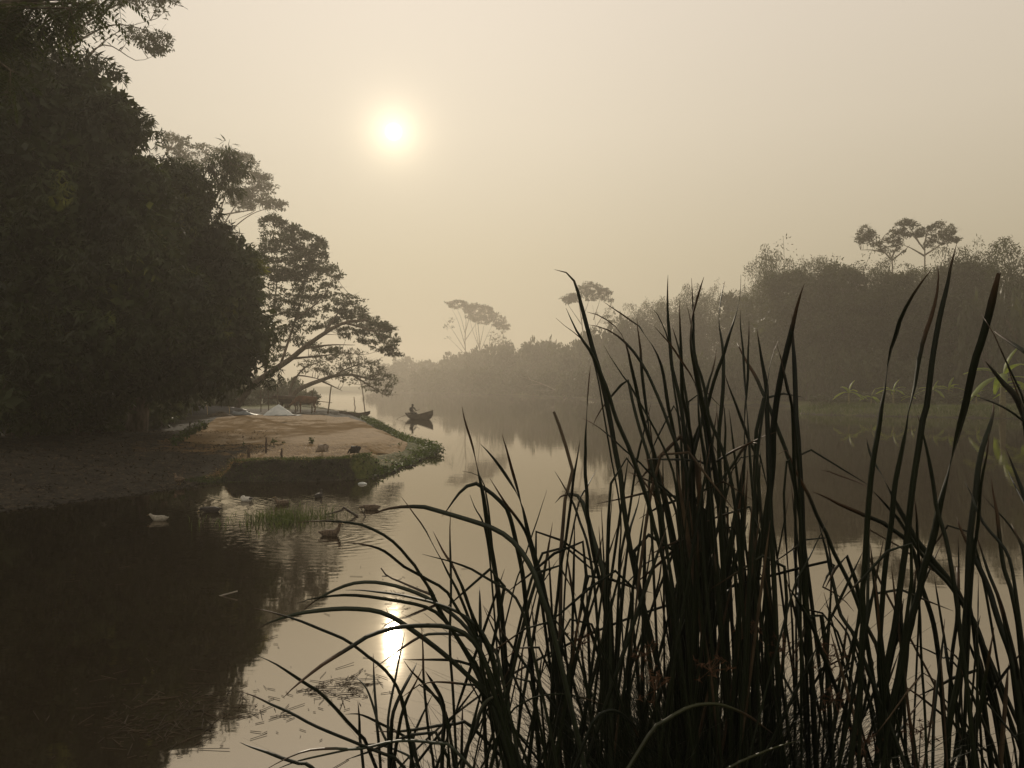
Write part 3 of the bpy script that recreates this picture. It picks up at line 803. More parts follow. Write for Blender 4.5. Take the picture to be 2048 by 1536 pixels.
# ---- rounded trees and bushes of the far bank (unit radius 1, height 1)
def dome_unit(seed, lobes=34, per=30, leaves=4, L=0.075, W=0.045, r=1.0, lr=0.24):
    g = np.random.default_rng(seed)
    a = g.uniform(0, 6.28, lobes); q = np.sqrt(g.uniform(0, 1, lobes)) * 0.8
    hh = g.uniform(0.12, 0.86, lobes) * (1 - 0.5 * q ** 2)
    c = np.stack([np.cos(a) * q * r, np.sin(a) * q * r, hh], -1)
    v, f = join_quads(lobed_foliage(c, lr, per, leaves, L, W, 0.75, 0.4, g), fill_leaves(c, lr, 16, L * 2.2, L * 1.6, 0.75, g))
    v[:, 2] = np.maximum(v[:, 2], 0)
    mb = MB(); mb.tube([(0, 0, -0.05), (0.03, 0.02, 0.2), (0.02, -0.02, 0.45)], [0.05, 0.04, 0.02], 6)
    for k in range(6):
        a = g.uniform(0, 6.28); mb.tube([(0.02, 0, 0.25), (0.3 * math.cos(a), 0.3 * math.sin(a), 0.5), (0.6 * math.cos(a), 0.6 * math.sin(a), 0.68)], [0.03, 0.02, 0.006], 4, False)
    return mesh_data("dome_foliage", v, f, M['far']), mb.mesh("dome_trunk", M['bark'])
DOME = [dome_unit(200 + k) for k in range(5)]
def grove_unit(seed, r=0.3, lobes=64):
    """tall tree clothed to the ground in rounded leaf masses (unit height 1)"""
    g = np.random.default_rng(seed)
    a = g.uniform(0, 6.28, lobes); hh = g.uniform(0.04, 0.93, lobes); q = np.sqrt(g.uniform(0.1, 1, lobes)) * np.sqrt(np.clip(1 - ((hh - 0.45) / 0.56) ** 2, 0.05, 1))
    c = np.stack([np.cos(a) * q * r, np.sin(a) * q * r, hh], -1)
    v, f = join_quads(lobed_foliage(c, 0.075, 46, 4, 0.026, 0.014, 0.85, 0.5, g, 0.35, (0.75, 1.1), 0.2, 1.4), fill_leaves(c, 0.07, 12, 0.05, 0.035, 0.85, g))
    v[:, 2] = np.maximum(v[:, 2], 0)
    mb = MB(); mb.tube([(0, 0, -0.02), (0.01, 0.0, 0.3), (0.0, 0.01, 0.8)], [0.018, 0.014, 0.004], 6)
    return mesh_data("grove_foliage", v, f, M['bamboo']), mb.mesh("grove_trunk", M['bark'])
GROVE = [grove_unit(260 + k, (0.3, 0.36, 0.26, 0.33)[k]) for k in range(4)]
def grove(px, top, d, label, var, wide=1.0):
    x = (px - 1024) / F * d; z = max(gz(x, d), 0.15) - 0.05; h = EYE + (HZ - top) / F * d - z
    root = empty("bank_tree", (x, d, z)); tag(root, label, "tree", "trees along the far bank")
    for nm, me in (("crown", GROVE[var % 4][0]), ("trunk", GROVE[var % 4][1])):
        o = obj(nm, me, root); o.scale = (h * wide, h * wide, h); o.rotation_euler = (0, 0, var * 1.9 + px * 0.017)
    return root
def dome(px, top, d, rpx, label, var, name="bank_tree", cat="tree", group="trees along the far bank", zoff=0, wide=1.0):
    x = (px - 1024) / F * d; z = max(gz(x, d), 0.15) - 0.05 + zoff
    h = EYE + (HZ - top) / F * d - z; r = rpx * wide / F * d
    root = empty(name, (x, d, z)); tag(root, label, cat, group)
    for nm, me in (("crown", DOME[var % 5][0]), ("trunk", DOME[var % 5][1])):
        o = obj(nm, me, root); o.scale = (r, r * 1.0, h); o.rotation_euler = (0, 0, var * 1.3 + px * 0.013)
    return root
domes = [(792, 724, 365, 30, "palest rounded tree at the far end of the river, beside the overhanging branches"),
         (835, 708, 350, 38, "pale flat-topped tree at the far bend of the river"),
         (880, 716, 330, 34, "pale round tree below the left foot of the tall far pair"),
         (915, 700, 312, 30, "hazy round tree at the foot of the slim far tree"),
         (945, 692, 298, 36, "hazy rounded tree under the tall flat-topped far tree"),
         (985, 676, 280, 36, "hazy tree crown bulging just right below the tall far pair"),
         (1035, 680, 255, 42, "broad hazy tree crown at the middle of the far bank"),
         (1080, 664, 232, 36, "hazy tree crown left of the dip in the far treeline"),
         (1125, 676, 212, 38, "hazy tree crown at the foot of the double-stemmed far tree"),
         (1175, 664, 192, 40, "hazy tree crown right below the double-stemmed far tree"),
         (1222, 646, 174, 44, "hazy tree crown where the treeline begins to rise"),
         (1275, 628, 156, 46, "hazy broad crown in front of the first bamboo clump"),
         (1975, 560, 84, 60, "darker broad-leaved tree at the right edge behind the banana plants"),
         (2055, 560, 76, 60, "darkest tree at the right edge, its lower leaves catching sparkles of light")]
for i, (px, top, d, rp, lab) in enumerate(domes): dome(px, top, d, rp, lab, i, wide=1.75 if px < 1300 else 1.2)
# the darker wood that stands behind the bamboo
for i, (px, top, d, rp, lab) in enumerate([(1320, 640, 166, 62, "shadowy wood filling in behind the first bamboo clumps"), (1400, 628, 160, 62, "shadowy wood behind the bamboo at the cattail centre"),
        (1480, 615, 152, 62, "shadowy wood behind the low rounded bamboo clump"), (1560, 565, 122, 66, "shadowy wood behind the tall pointed bamboo"), (1640, 545, 119, 66, "shadowy wood behind the bushy-topped bamboo"),
        (1720, 545, 116, 66, "shadowy wood below the left open-branched tree"), (1800, 550, 113, 66, "shadowy wood between the open-branched trees"), (1880, 545, 110, 66, "shadowy wood behind the tallest right-hand cattail leaf"),
        (1955, 540, 106, 66, "shadowy wood behind the thick bamboo plume"), (2040, 545, 100, 70, "shadowy wood closing off the right edge")]):
    grove(px, top + (22, 48, 30)[i % 3], d, lab, i + 1, 1.2)
# round crowns standing among the bamboo
for i, (px, top, d, rp, lab) in enumerate([(1470, 572, 134, 44, "rounded crown between the low bamboo and the climbing treeline"), (1528, 516, 118, 40, "rounded crown tucked against the tall pointed bamboo's left side"), (1585, 512, 106, 40, "rounded crown just right of the tall pointed bamboo"),
        (1632, 520, 104, 44, "rounded crown left of the bushy-topped bamboo"), (1684, 512, 103, 42, "rounded crown right of the bushy-topped bamboo"), (1735, 518, 101, 46, "rounded crown below the left open-branched tree's left half"),
        (1792, 514, 99, 46, "rounded crown hiding the left open-branched tree's trunk"), (1852, 512, 97, 46, "rounded crown hiding the right open-branched tree's trunk"), (1912, 505, 94, 44, "rounded crown left of the thick bamboo plume"), (1982, 530, 89, 46, "rounded crown in the dip right of the thick bamboo plume"),
        (1380, 588, 148, 40, "rounded hazy crown behind the leftmost cattail tips"), (1320, 606, 150, 42, "rounded hazy crown beside the first pointed bamboo")]):
    grove(px, top + (10, 46, 26, 62)[(i * 3) % 4], d, lab, i, 0.72 + 0.14 * (i % 3))
for i, (px, top, d, rp, lab) in enumerate([(20, 520, 36, 150, "shadowy tree behind the biggest mango at the far left"), (150, 530, 39, 130, "shadowy tree behind the mango trunks"), (262, 590, 44, 110, "shadowy tree behind the gap between the mango trees"),  # crowns made taller to keep bright sky gaps out of the reflection
        (345, 655, 48, 95, "dim green thicket behind the wrapped boat's left end"), (422, 680, 56, 60, "dim green thicket behind the wrapped boat's right end"), (60, 560, 62, 110, "added hidden wood far behind the biggest mango, blocking sky in the reflection"), (190, 580, 66, 110, "added hidden wood far behind the mango trunks, blocking sky in the reflection"), (478, 768, 78, 40, "hazy thicket at the foot of the leaning rain tree"),  # far woods added out of sight to close bright gaps in the reflection
        (520, 745, 84, 46, "hazy thicket behind the cattle, left part"), (570, 752, 88, 44, "hazy thicket behind the cattle, right part"), (614, 778, 84, 30, "rounded hazy bush at the water behind the cattle fence")]):
    dome(px, top, d, rp, lab, i + 1, "bank_thicket", "tree", "thicket along the left bank")
# low scrub at the water's edge
ORD = "first second third fourth fifth sixth seventh eighth ninth tenth eleventh twelfth thirteenth fourteenth fifteenth sixteenth seventeenth eighteenth nineteenth twentieth twenty-first twenty-second twenty-third".split()
scrub = []
for i, px in enumerate(range(772, 1680, 42)):
    d = float(np.interp(px, [770, 870, 950, 1050, 1150, 1250, 1400, 1560, 1680], [322, 277, 242, 202, 162, 126, 109.5, 102, 99]))
    top = np.interp(px, [770, 1000, 1250, 1680], [752, 735, 715, 690]) + random.uniform(-14, 14)
    scrub.append((px, top, d + random.uniform(-0.2, 1.6), random.uniform(38, 56), "%s scrub bush on the far waterline, counted rightward from the river bend" % ORD[i]))
for i, px in enumerate(range(1700, 2090, 64)):
    scrub.append((px, random.uniform(690, 725), random.uniform(86, 94), random.uniform(50, 66), "%s scrub bush at the bamboo's foot, counted rightward above the banana spit" % ORD[i]))
for i, px in enumerate(range(1660, 2080, 84)):
    scrub.append((px, random.uniform(772, 790), random.uniform(74, 77), random.uniform(40, 56), "%s low bush on the spit behind the banana plants, from the left" % ORD[i]))
for i, (px, top, d, rp, lab) in enumerate(scrub):
    dome(px, top, d, rp, lab, i + 2, "scrub_bush", "bush", "scrub along the far bank")

# ---- open-crowned trees that stand out of the treeline
def open_tree(label, d, trunk, r0, branches, polys, name="open_tree", bark='bark_pale', seed=1, L=0.32, W=0.17, twig=0.05, rbr=0.14, leaf='far'):
    return rain_tree(label, d, trunk, r0, branches, polys, bark, leaf, name, rbr, None, L, W, "tree", seed, twig)
open_tree("slim sparse tree of the tall far pair, its fine twigs bare on the left", 300, [(934, 790), (932, 720), (930, 680), (932, 640), (925, 612)], 0.28,
    [[(930, 700), (905, 660), (885, 635)], [(930, 690), (915, 640), (900, 612)], [(931, 670), (920, 630), (905, 606)], [(932, 660), (940, 630), (945, 608)], [(931, 710), (912, 690), (893, 672)], [(931, 680), (950, 650), (962, 625)]],
    [([(886, 604), (915, 600), (945, 604), (950, 622), (920, 618), (895, 614)], 60, 1.0, 8, 3, 0.4, 0), ([(884, 640), (905, 630), (915, 660), (895, 680)], 8, 1.2, 5, 3, 0.5, 0)], "slim_far_tree", seed=31, L=0.6, W=0.32, twig=0.05, rbr=0.14)
open_tree("tall flat-topped far tree with a sloping umbrella crown above the hazy bank", 296, [(962, 790), (960, 720), (960, 700), (958, 670), (955, 640)], 0.32,
    [[(960, 705), (975, 670), (990, 640)], [(960, 700), (945, 660), (938, 630)], [(960, 690), (968, 650), (970, 620)], [(961, 710), (990, 680), (1012, 660)], [(960, 705), (952, 660), (950, 625)]],
    [([(925, 612), (955, 606), (985, 616), (1010, 636), (1024, 662), (1005, 668), (985, 650), (960, 648), (935, 640)], 170, 1.2, 9, 4, 0.36, 0), ([(975, 660), (1015, 668), (1005, 690), (980, 690)], 16, 1.5, 5, 3, 0.5, 0)], "umbrella_far_tree", seed=32, L=0.6, W=0.32, twig=0.05, rbr=0.14)
open_tree("double-stemmed tree with a flat open crown above the middle of the far bank", 190, [(1176, 790), (1170, 700), (1163, 640), (1158, 605)], 0.3,
    [[(1180, 780), (1190, 700), (1191, 650), (1185, 610)], [(1164, 650), (1140, 615), (1130, 600)], [(1188, 660), (1210, 625), (1222, 612)], [(1163, 640), (1175, 610), (1180, 585)], [(1187, 640), (1200, 600), (1205, 588)]],
    [([(1122, 596), (1145, 584), (1160, 596), (1150, 606), (1130, 608)], 44, 0.65, 8, 4, 0.4, 0), ([(1148, 580), (1170, 562), (1200, 568), (1222, 584), (1228, 604), (1200, 602), (1165, 600)], 100, 0.7, 8, 4, 0.4, 0),
     ([(1190, 625), (1225, 608), (1240, 640), (1215, 650)], 18, 0.7, 6, 3, 0.5, 0)], "double_stem_tree", seed=33, L=0.42, W=0.22, twig=0.04, rbr=0.12)
open_tree("left one of two open-branched trees topping the right treeline, crown split in two", 113, [(1786, 800), (1786, 600), (1785, 530), (1783, 512), (1778, 505)], 0.26,
    [[(1784, 520), (1760, 495), (1740, 480), (1722, 466)], [(1784, 515), (1795, 490), (1800, 465)], [(1770, 505), (1745, 500), (1722, 500)], [(1785, 520), (1810, 500), (1820, 490)], [(1760, 495), (1765, 478), (1772, 468)]],
    [([(1708, 470), (1730, 450), (1752, 462), (1764, 488), (1740, 492), (1714, 486)], 80, 0.36, 5, 4, 0.6, 0), ([(1768, 476), (1792, 450), (1806, 460), (1812, 490), (1785, 494)], 48, 0.36, 5, 4, 0.6, 0), ([(1740, 488), (1800, 490), (1815, 506), (1760, 506)], 26, 0.36, 4, 4, 0.6, 0)], "open_branched_tree", seed=34, L=0.28, W=0.15, twig=0.035, rbr=0.14)
open_tree("right one of two open-branched trees topping the right treeline, taller and wider", 112, [(1848, 800), (1849, 620), (1850, 520), (1850, 500), (1848, 485)], 0.26,
    [[(1850, 500), (1830, 475), (1810, 455)], [(1850, 495), (1870, 470), (1895, 458)], [(1849, 490), (1855, 465), (1862, 450)], [(1850, 510), (1880, 490), (1905, 470)], [(1850, 512), (1820, 495), (1800, 488)], [(1840, 488), (1825, 462), (1815, 446)]],
    [([(1792, 446), (1818, 434), (1842, 446), (1856, 470), (1830, 476), (1800, 470)], 84, 0.36, 5, 4, 0.6, 0), ([(1846, 458), (1880, 440), (1912, 452), (1922, 484), (1895, 492), (1860, 484)], 104, 0.36, 5, 4, 0.6, 0), ([(1840, 480), (1870, 478), (1862, 496), (1845, 498)], 10, 0.45, 5, 4, 0.5, 0)], "open_branched_tree", seed=35, L=0.28, W=0.15, twig=0.035, rbr=0.14)
# dead branch leaning out over the water
mb = MB(); bp0 = P(1135, 796, 166)
for pts, r in [([(1135, 796), (1110, 780), (1085, 768), (1062, 760), (1040, 752)], 0.2), ([(1085, 768), (1060, 770), (1045, 778)], 0.08), ([(1062, 760), (1050, 748), (1035, 746)], 0.06), ([(1110, 780), (1090, 782), (1070, 780)], 0.07)]:
    sp = spline([P(x, y, 165) for x, y in pts], 10); mb.tube([Vector(p) - bp0 for p in sp], [r * (1 - 0.8 * i / 9) for i in range(10)], 5)
tag(mb.build("dead_branch", M['bark_pale'], None, False, bp0), "bare dead branch slanting over the water at the far bank", "branch")

# ---- banana plants on the right spit
def banana(px, base_y, d, h, n, label, seed, group="banana plants on the right bank", size=1.0):
    g = random.Random(seed)
    x = (px - 1024) / F * d; z = gz(x, d) - 0.05
    root = empty("banana_plant", (x, d, z)); tag(root, label, "banana plant", group)
    mb = MB(); hs = h * 0.5
    mb.tube([(0, 0, 0), (0.02, 0, hs * 0.5), (0.03, 0.01, hs)], [0.11 * size, 0.09 * size, 0.05 * size], 8); mb.build("stem", M['banana_stem'], root, True)
    for i in range(n):
        a = i * 2.4 + g.uniform(-.3, .3); up = 1.45 if i == 0 else g.uniform(0.35, 1.15)
        L = h * g.uniform(0.5, 0.72); W = L * (0.24 if h < 3.5 else 0.17)
        dirh = Vector((math.cos(a), math.sin(a), 0)); side = Vector((-math.sin(a), math.cos(a), 0))
        rings = []; m = 9
        for j in range(m):
            s = j / (m - 1)
            pos = Vector((0.03, 0.01, hs)) + dirh * (L * (s * math.cos(up) + 0.25 * s * s)) + Vector((0, 0, L * (math.sin(up) * s - (0.75 - 0.35 * (i == 0)) * s * s * (1.3 - up * 0.5))))
            w = 0.012 if s < 0.12 else W * 0.5 * math.sin(math.pi * min(1, (s - 0.08) / 0.95)) ** 0.55 + 0.006
            t = 0.012
            rings.append([pos + side * w + Vector((0, 0, -0.22 * w)), pos + Vector((0, 0, t)), pos - side * w + Vector((0, 0, -0.22 * w)), pos - Vector((0, 0, t))])
        lb = MB(); lb.loft(rings); lb.build("leaf", M['banana'], root, True)
    return root
for a in [(1697, 815, 72.5, 2.6, 7, "leftmost banana plant on the right spit, leaves in a starry tuft"),
          (1742, 812, 73.5, 1.7, 5, "smallest banana plant, second from the left on the spit"),
          (1786, 812, 74, 2.7, 6, "banana plant with one upright pale leaf, third from the left on the spit"),
          (1822, 815, 72.8, 1.5, 5, "low banana plant partly hidden by cattail leaves, mid spit"),
          (1866, 812, 74, 2.6, 6, "banana plant with arching leaves right of a tall cattail leaf, mid spit"),
          (1897, 812, 74.5, 2.6, 6, "banana plant with a long leaf drooping right, at the right end of the row"),
          (1952, 815, 71, 2.0, 5, "small banana plant with an upright leaf between the row and the biggest one"),
          (2005, 815, 61.5, 6.2, 8, "biggest banana plant, tall pale leaves near the right edge"),
          (2052, 820, 60, 4.6, 7, "banana plant cut by the right edge")]:
    banana(*a[:5], a[5], int(a[0]), size=a[3] / 2.6)
# grass along the spit
def blade_patch(name, pts, h, w, m, per=1, lean=0.35, rng=RNG, z0=None):
    c = np.repeat(np.asarray(pts, float), per, axis=0)
    n = len(c); c = c + np.concatenate([rng.normal(0, 0.05, (n, 2)), np.zeros((n, 1))], 1)
    d = rng.normal(0, lean, (n, 3)); d[:, 2] = 1
    L = h * rng.uniform(0.5, 1.3, n)
    d = nrm(d); s = nrm(np.cross(d, rng.normal(size=(n, 3)))) * (w * rng.uniform(0.6, 1.3, n))[:, None] * 0.5
    bend = rng.normal(0, 0.25, (n, 3)); bend[:, 2] = -0.12
    m1 = c + d * (L * 0.55)[:, None]; tip = c + d * L[:, None] + bend * L[:, None]
    v = np.stack([c - s, c + s, m1 + s * 0.8, m1 - s * 0.8, tip], 1).reshape(-1, 3)
    i = np.arange(n)[:, None] * 5
    f = np.concatenate([i + np.array([0, 1, 2]), i + np.array([0, 2, 3]), i + np.array([3, 2, 4])])
    return mesh_data(name, v, f, m)
def scatter(n, x0, x1, y0, y1, cond, rng=RNG):
    X = rng.uniform(x0, x1, n); Y = rng.uniform(y0, y1, n); k = cond(X, Y); X, Y = X[k], Y[k]
    return np.stack([X, Y, ground_z(X, Y)], -1)
sp = scatter(24000, 22, 50, 58, 84, lambda X, Y: (sdist(RIGHT, X, Y) > 0.05) & (sdist(RIGHT, X, Y) < 6))
tag(obj("bank_grass", blade_patch("bank_grass", sp, 0.5, 0.05, M['grass'])), "rough grass covering the low spit below the banana plants", "grass", None, "stuff")

# ================================================================== THE YARD ON THE LEFT BANK
def skin_mesh(name, nodes, edges, m, sub=2, root=0):
    """nodes: (x, y, z, rx, ry); grows one continuous body over the edges"""
    me = bpy.data.meshes.new(name + "_skeleton")
    me.from_pydata([n[:3] for n in nodes], edges, [])
    o = bpy.data.objects.new(name + "_skeleton", me); COL.objects.link(o)
    md = o.modifiers.new("skin", 'SKIN'); md.use_smooth_shade = True
    if not me.skin_vertices: me.skin_vertices.new()
    for i, n in enumerate(nodes):
        sv = me.skin_vertices[0].data[i]
        sv.radius = (n[3], n[4] if len(n) > 4 else n[3]); sv.use_root = (i == root)
    s = o.modifiers.new("sub", 'SUBSURF'); s.levels = sub; s.render_levels = sub
    dg = bpy.context.evaluated_depsgraph_get()
    out = bpy.data.meshes.new_from_object(o.evaluated_get(dg))
    out.name = name
    bpy.data.objects.remove(o); bpy.data.meshes.remove(me)
    out.materials.clear(); out.materials.append(m)
    out.polygons.foreach_set("use_smooth", np.ones(len(out.polygons), dtype=bool)); out.update()
    return out

def chain(*idx): return [(a, b) for a, b in zip(idx[:-1], idx[1:])]

def on_ground(px, py, guess=0.56):
    p = PG(px, py, guess)
    for _ in range(3): p = PG(px, py, gz(p.x, p.y))
    return p

# ---- paddy grain spread out to dry
grain_px = [(362, 887), (450, 889), (600, 890), (720, 889.5), (785, 888), (808, 882), (814, 874), (800, 864), (770, 853), (740, 845), (700, 836.5), (660, 831.5), (620, 829.5), (560, 830), (500, 832), (440, 835.5), (418, 846), (398, 858), (380, 871), (366, 881)]
gp = np.array([tuple(PG(x, y, 0.575))[:2] for x, y in grain_px])
gp = spline(np.vstack([gp, gp[:1]]), 121)[:-1]
gp += RNG.normal(0, 0.03, gp.shape)
cen = gp.mean(0); rings = [1.0, 0.992, 0.975, 0.95, 0.92, 0.88, 0.83, 0.78, 0.72, 0.66, 0.6, 0.45, 0.3, 0.15, 0.03]
gv = []
for k, s in enumerate(rings):
    q = cen + (gp - cen) * s
    zz = ground_z(q[:, 0], q[:, 1]) + (0.006 if k == 0 else (0.022 if k == 1 else 0.034)) + (RNG.uniform(0, 0.006, len(q)) if k > 1 else 0)
    gv.append(np.column_stack([q, zz]))
nb = len(gp); gf2 = []
for k in range(len(rings) - 1):
    for i in range(nb): gf2.append((k * nb + i, k * nb + (i + 1) % nb, (k + 1) * nb + (i + 1) % nb, (k + 1) * nb + i))
gf2.append(tuple((len(rings) - 1) * nb + i for i in range(nb)))
def grain_material():
    m, t, b = nt("drying paddy")
    col, fac, src = noise_col(t, (0.18, 0.12, 0.056), (0.22, 0.148, 0.07), 2.4, 9.0, stretch=(1, 0.6, 1), c3=(0.255, 0.173, 0.083))
    t.links.new(col, b.inputs['Base Color']); b.inputs['Roughness'].default_value = 0.9; b.inputs['Specular IOR Level'].default_value = 0.15
    add_bump(t, b, src, 6.0, 1.0, 0.10, 9.0)
    return m
M['grain'] = grain_material()
tag(obj("drying_grain", mesh_data("drying_grain", np.concatenate(gv), gf2, M['grain'], True)), "golden grain spread out to dry on the bank", "grain", None, "stuff")

# ---- heap under a pale tarpaulin
M['tarp'] = mat('pale tarpaulin', (0.42, 0.46, 0.47), (0.58, 0.61, 0.61), 3, 0.55, 0.25, 14, spec=0.4)
def tarp_heap():
    c = on_ground(556, 832); d = c.y; R = 30 / F * d; H = 22.5 / F * d
    rings, n = [], 40
    for k, s in enumerate(np.linspace(0, 1.35, 16)):
        ring = []
        for j in range(n):
            a = 2 * math.pi * j / n
            fold = 1 + 0.06 * math.sin(a * 5 + 0.6) * s + 0.04 * math.sin(a * 11 + 2) * s
            z = H * (1 - min(s, 1)) ** 0.85 if s < 1 else 0.02 + 0.015 * math.sin(a * 9)
            z *= 1 + 0.05 * math.sin(a * 7 + s * 6) * s
            r = R * s * fold * (1.0 if s <= 1 else 1 + 0.18 * math.sin(a * 2 + 0.4))
            ring.append((r * math.cos(a) + 0.06 * H * (1 - s), r * math.sin(a) * 0.9, z + 0.035))
        rings.append(ring)
    mb = MB(); mb.loft(rings); o = mb.build("grain_heap", M['tarp'], None, True, c)
    tag(o, "cone-shaped heap under a pale blue-white tarpaulin at the back of the yard", "heap")
tarp_heap()

# ---- upturned boat under dark sheeting, a loose blue sheet and a straw heap
M['dark_sheet'] = mat('dark sheeting', (0.02, 0.022, 0.024), (0.045, 0.047, 0.05), 3, 0.5, 0.3, 10, spec=0.4)
M['blue_sheet'] = mat('blue-grey sheet', (0.06, 0.075, 0.085), (0.14, 0.165, 0.175), 4, 0.55, 0.4, 12, spec=0.4)
def hull():
    a = on_ground(322, 831); b = on_ground(500, 829); ax = (b - a); L = ax.length
    root = empty("upturned_boat", a); tag(root, "long low upturned boat wrapped in dark sheeting, behind the yard's left corner", "boat")
    root.rotation_euler = (0, 0, math.atan2(ax.y, ax.x))
    H = 19 / F * a.y; rings = []
    for s in np.linspace(0, 1, 17):
        e = max(0.02, (1 - abs(2 * s - 1) ** 3.2)); w = 0.75 * e ** 0.7; h = H * (0.35 + 0.65 * (1 - abs(2 * s - 1.05) ** 2.4))
        rings.append([(L * s, w * math.cos(t), max(0, h * math.sin(t)) ** 1.0 - 0.02) for t in np.linspace(0, math.pi, 13)])
    mb = MB(); mb.loft(rings, True, False); mb.build("sheeting", M['dark_sheet'], root, True)
    rb = MB()
    for s in (0.25, 0.5, 0.75):
        h = H * (0.35 + 0.65 * (1 - abs(2 * s - 1.05) ** 2.4)); w = 0.75 * (1 - abs(2 * s - 1) ** 3.2) ** 0.7
        rb.tube([(L * s, (w + 0.01) * math.cos(t), (h + 0.01) * math.sin(t)) for t in np.linspace(0.05, math.pi - 0.05, 12)], 0.012, 4)
    rb.build("tie_rope", M['straw'], root)
hull()
def loose_sheet():
    c = on_ground(493, 831); d = c.y; rings = []
    for i in range(9):
        s = i / 8; row = []
        for j in range(9):
            u = j / 8
            row.append(((s - 0.5) * 52 / F * d + 0.05 * math.sin(9 * u), (u - 0.5) * 1.1 + 0.06 * math.sin(7 * s), 0.03 + 0.30 * max(0, 1 - ((s - 0.2) / 0.75) ** 2) * (1 - (2 * u - 1) ** 2) * (0.85 + 0.3 * math.sin(11 * s + 5 * u))))
        rings.append(row)
    mb = MB(); mb.loft(rings, False, False); o = mb.build("loose_sheet", M['blue_sheet'], None, True, c)
    sm = o.modifiers.new("thick", 'SOLIDIFY'); sm.thickness = 0.01
    tag(o, "crumpled blue-grey plastic sheet at the right end of the wrapped boat", "sheet")
loose_sheet()
def mound(name, label, cat, px, py, wpx, hpx, m, bits=0, seed=1, squash=0.7):
    c = on_ground(px, py); d = c.y; g = random.Random(seed); R = wpx / 2 / F * d; H = hpx / F * d; rings = []
    for s in np.linspace(0, 1, 9):
        rings.append([(R * s * math.cos(a) * (1 + 0.12 * math.sin(3 * a + seed)), R * squash * s * math.sin(a), H * (1 - s ** 1.6) * (1 + 0.15 * math.sin(4 * a + seed + 5 * s)) - 0.02 + g.uniform(-.012, .012)) for a in np.linspace(0, 2 * math.pi, 20, endpoint=False)])
    mb = MB(); mb.loft(rings)
    for _ in range(bits):
        a = g.uniform(0, 6.28); s = g.uniform(0, 1.15); p = Vector((R * s * math.cos(a), R * squash * s * math.sin(a), max(0.01, H * (1 - min(1, s) ** 1.6))))
        q = p + Vector((g.gauss(0, .12), g.gauss(0, .12), g.uniform(-0.02, 0.09))); mb.tube([p, q], [0.008, 0.004], 3)
    o = mb.build(name, m, None, True, c); tag(o, label, cat); return o
mound("straw_heap", "small orange straw heap in front of the wrapped boat", "heap", 441, 833, 58, 9, M['litter'], 120, 2)
M['dark_rag'] = mat('dark wet cloth', (0.016, 0.013, 0.011), (0.04, 0.033, 0.027), 6, 0.8, 0.4, 20)
mound("mud_heap", "flat dark heap lying near the right tip of the yard", "heap", 766, 904, 40, 8, M['dark_rag'], 0, 4, 0.6)

# ---- bamboo fence, cattle behind it, mooring poles
M['pole'] = mat('weathered bamboo pole', (0.05, 0.036, 0.022), (0.11, 0.08, 0.05), 8, 0.8, 0.2, 30)
def pole_pts(x0, y0, x1, y1, d, wob=0.02, n=7):
    a = P(x0, y0, d); b = P(x1, y1, d)
    return [a + (b - a) * s + Vector((random.uniform(-wob, wob), random.uniform(-wob, wob), 0)) * math.sin(math.pi * s) for s in np.linspace(0, 1, n)]
fb = on_ground(590, 826)
fence = empty("bamboo_fence", fb); tag(fence, "rickety bamboo cattle fence with leaning posts behind the tarpaulin heap", "fence")
fd = fb.y + 0.3
for (x0, y0, x1, y1, r, dd) in [(521, 779, 522, 826, 0.03, 0.6), (536, 771, 538, 826, 0.035, 0.4), (555, 763, 555, 826, 0.042, -0.2), (591, 780, 591.5, 826, 0.04, 0.2), (624.5, 781, 624, 827, 0.05, -0.3), (662.5, 772, 655.5, 829, 0.052, -0.8)]:
    pts = pole_pts(x0, y0, x1, y1, fd + dd); pts[-1].z = gz(pts[-1].x, pts[-1].y) - 0.1
    mb = MB(); mb.tube([p - fb for p in pts], [r * (0.8 + 0.2 * i / 6) for i in range(7)], 7); mb.build("post", M['pole'], fence, True)
for (pp, r) in [([(514, 796), (555, 796.5), (591, 798.5), (624, 801), (664, 805.5)], 0.034), ([(604, 813), (624, 814.5), (655, 818), (686, 822)], 0.03)]:
    sp = spline([P(x, y, fd - 0.1 - 0.9 * (x > 640)) for x, y in pp], 12); mb = MB(); mb.tube([Vector(p) - fb for p in sp], [r * (1 - 0.3 * i / 11) for i in range(12)], 6); mb.build("rail", M['pole'], fence, True)
def lone_pole(name, label, x0, y0, x1, y1, r, guess=0.5):
    b = on_ground(x1, y1, guess); pts = pole_pts(x0, y0, x1, y1, b.y, 0.05, 9); pts[-1].z = gz(pts[-1].x, pts[-1].y) - 0.15
    mb = MB(); mb.tube([p - b for p in pts], [r * (0.65 + 0.35 * i / 8) for i in range(9)], 7)
    for i in range(1, 8, 2): mb.tube([pts[i] - b - Vector((0, 0, .012)), pts[i] - b + Vector((0, 0, .012))], r * (0.78 + 0.35 * i / 8), 7)
    o = mb.build(name, M['pole'], None, True, b); tag(o, label, "pole"); return o
lone_pole("mooring_pole", "tallest bamboo pole, leaning left at the river's edge beside the moored boat", 719, 743, 731.5, 831, 0.055)
lone_pole("mooring_post", "short crooked post left of the tall bamboo pole", 708, 794, 711, 831, 0.045)

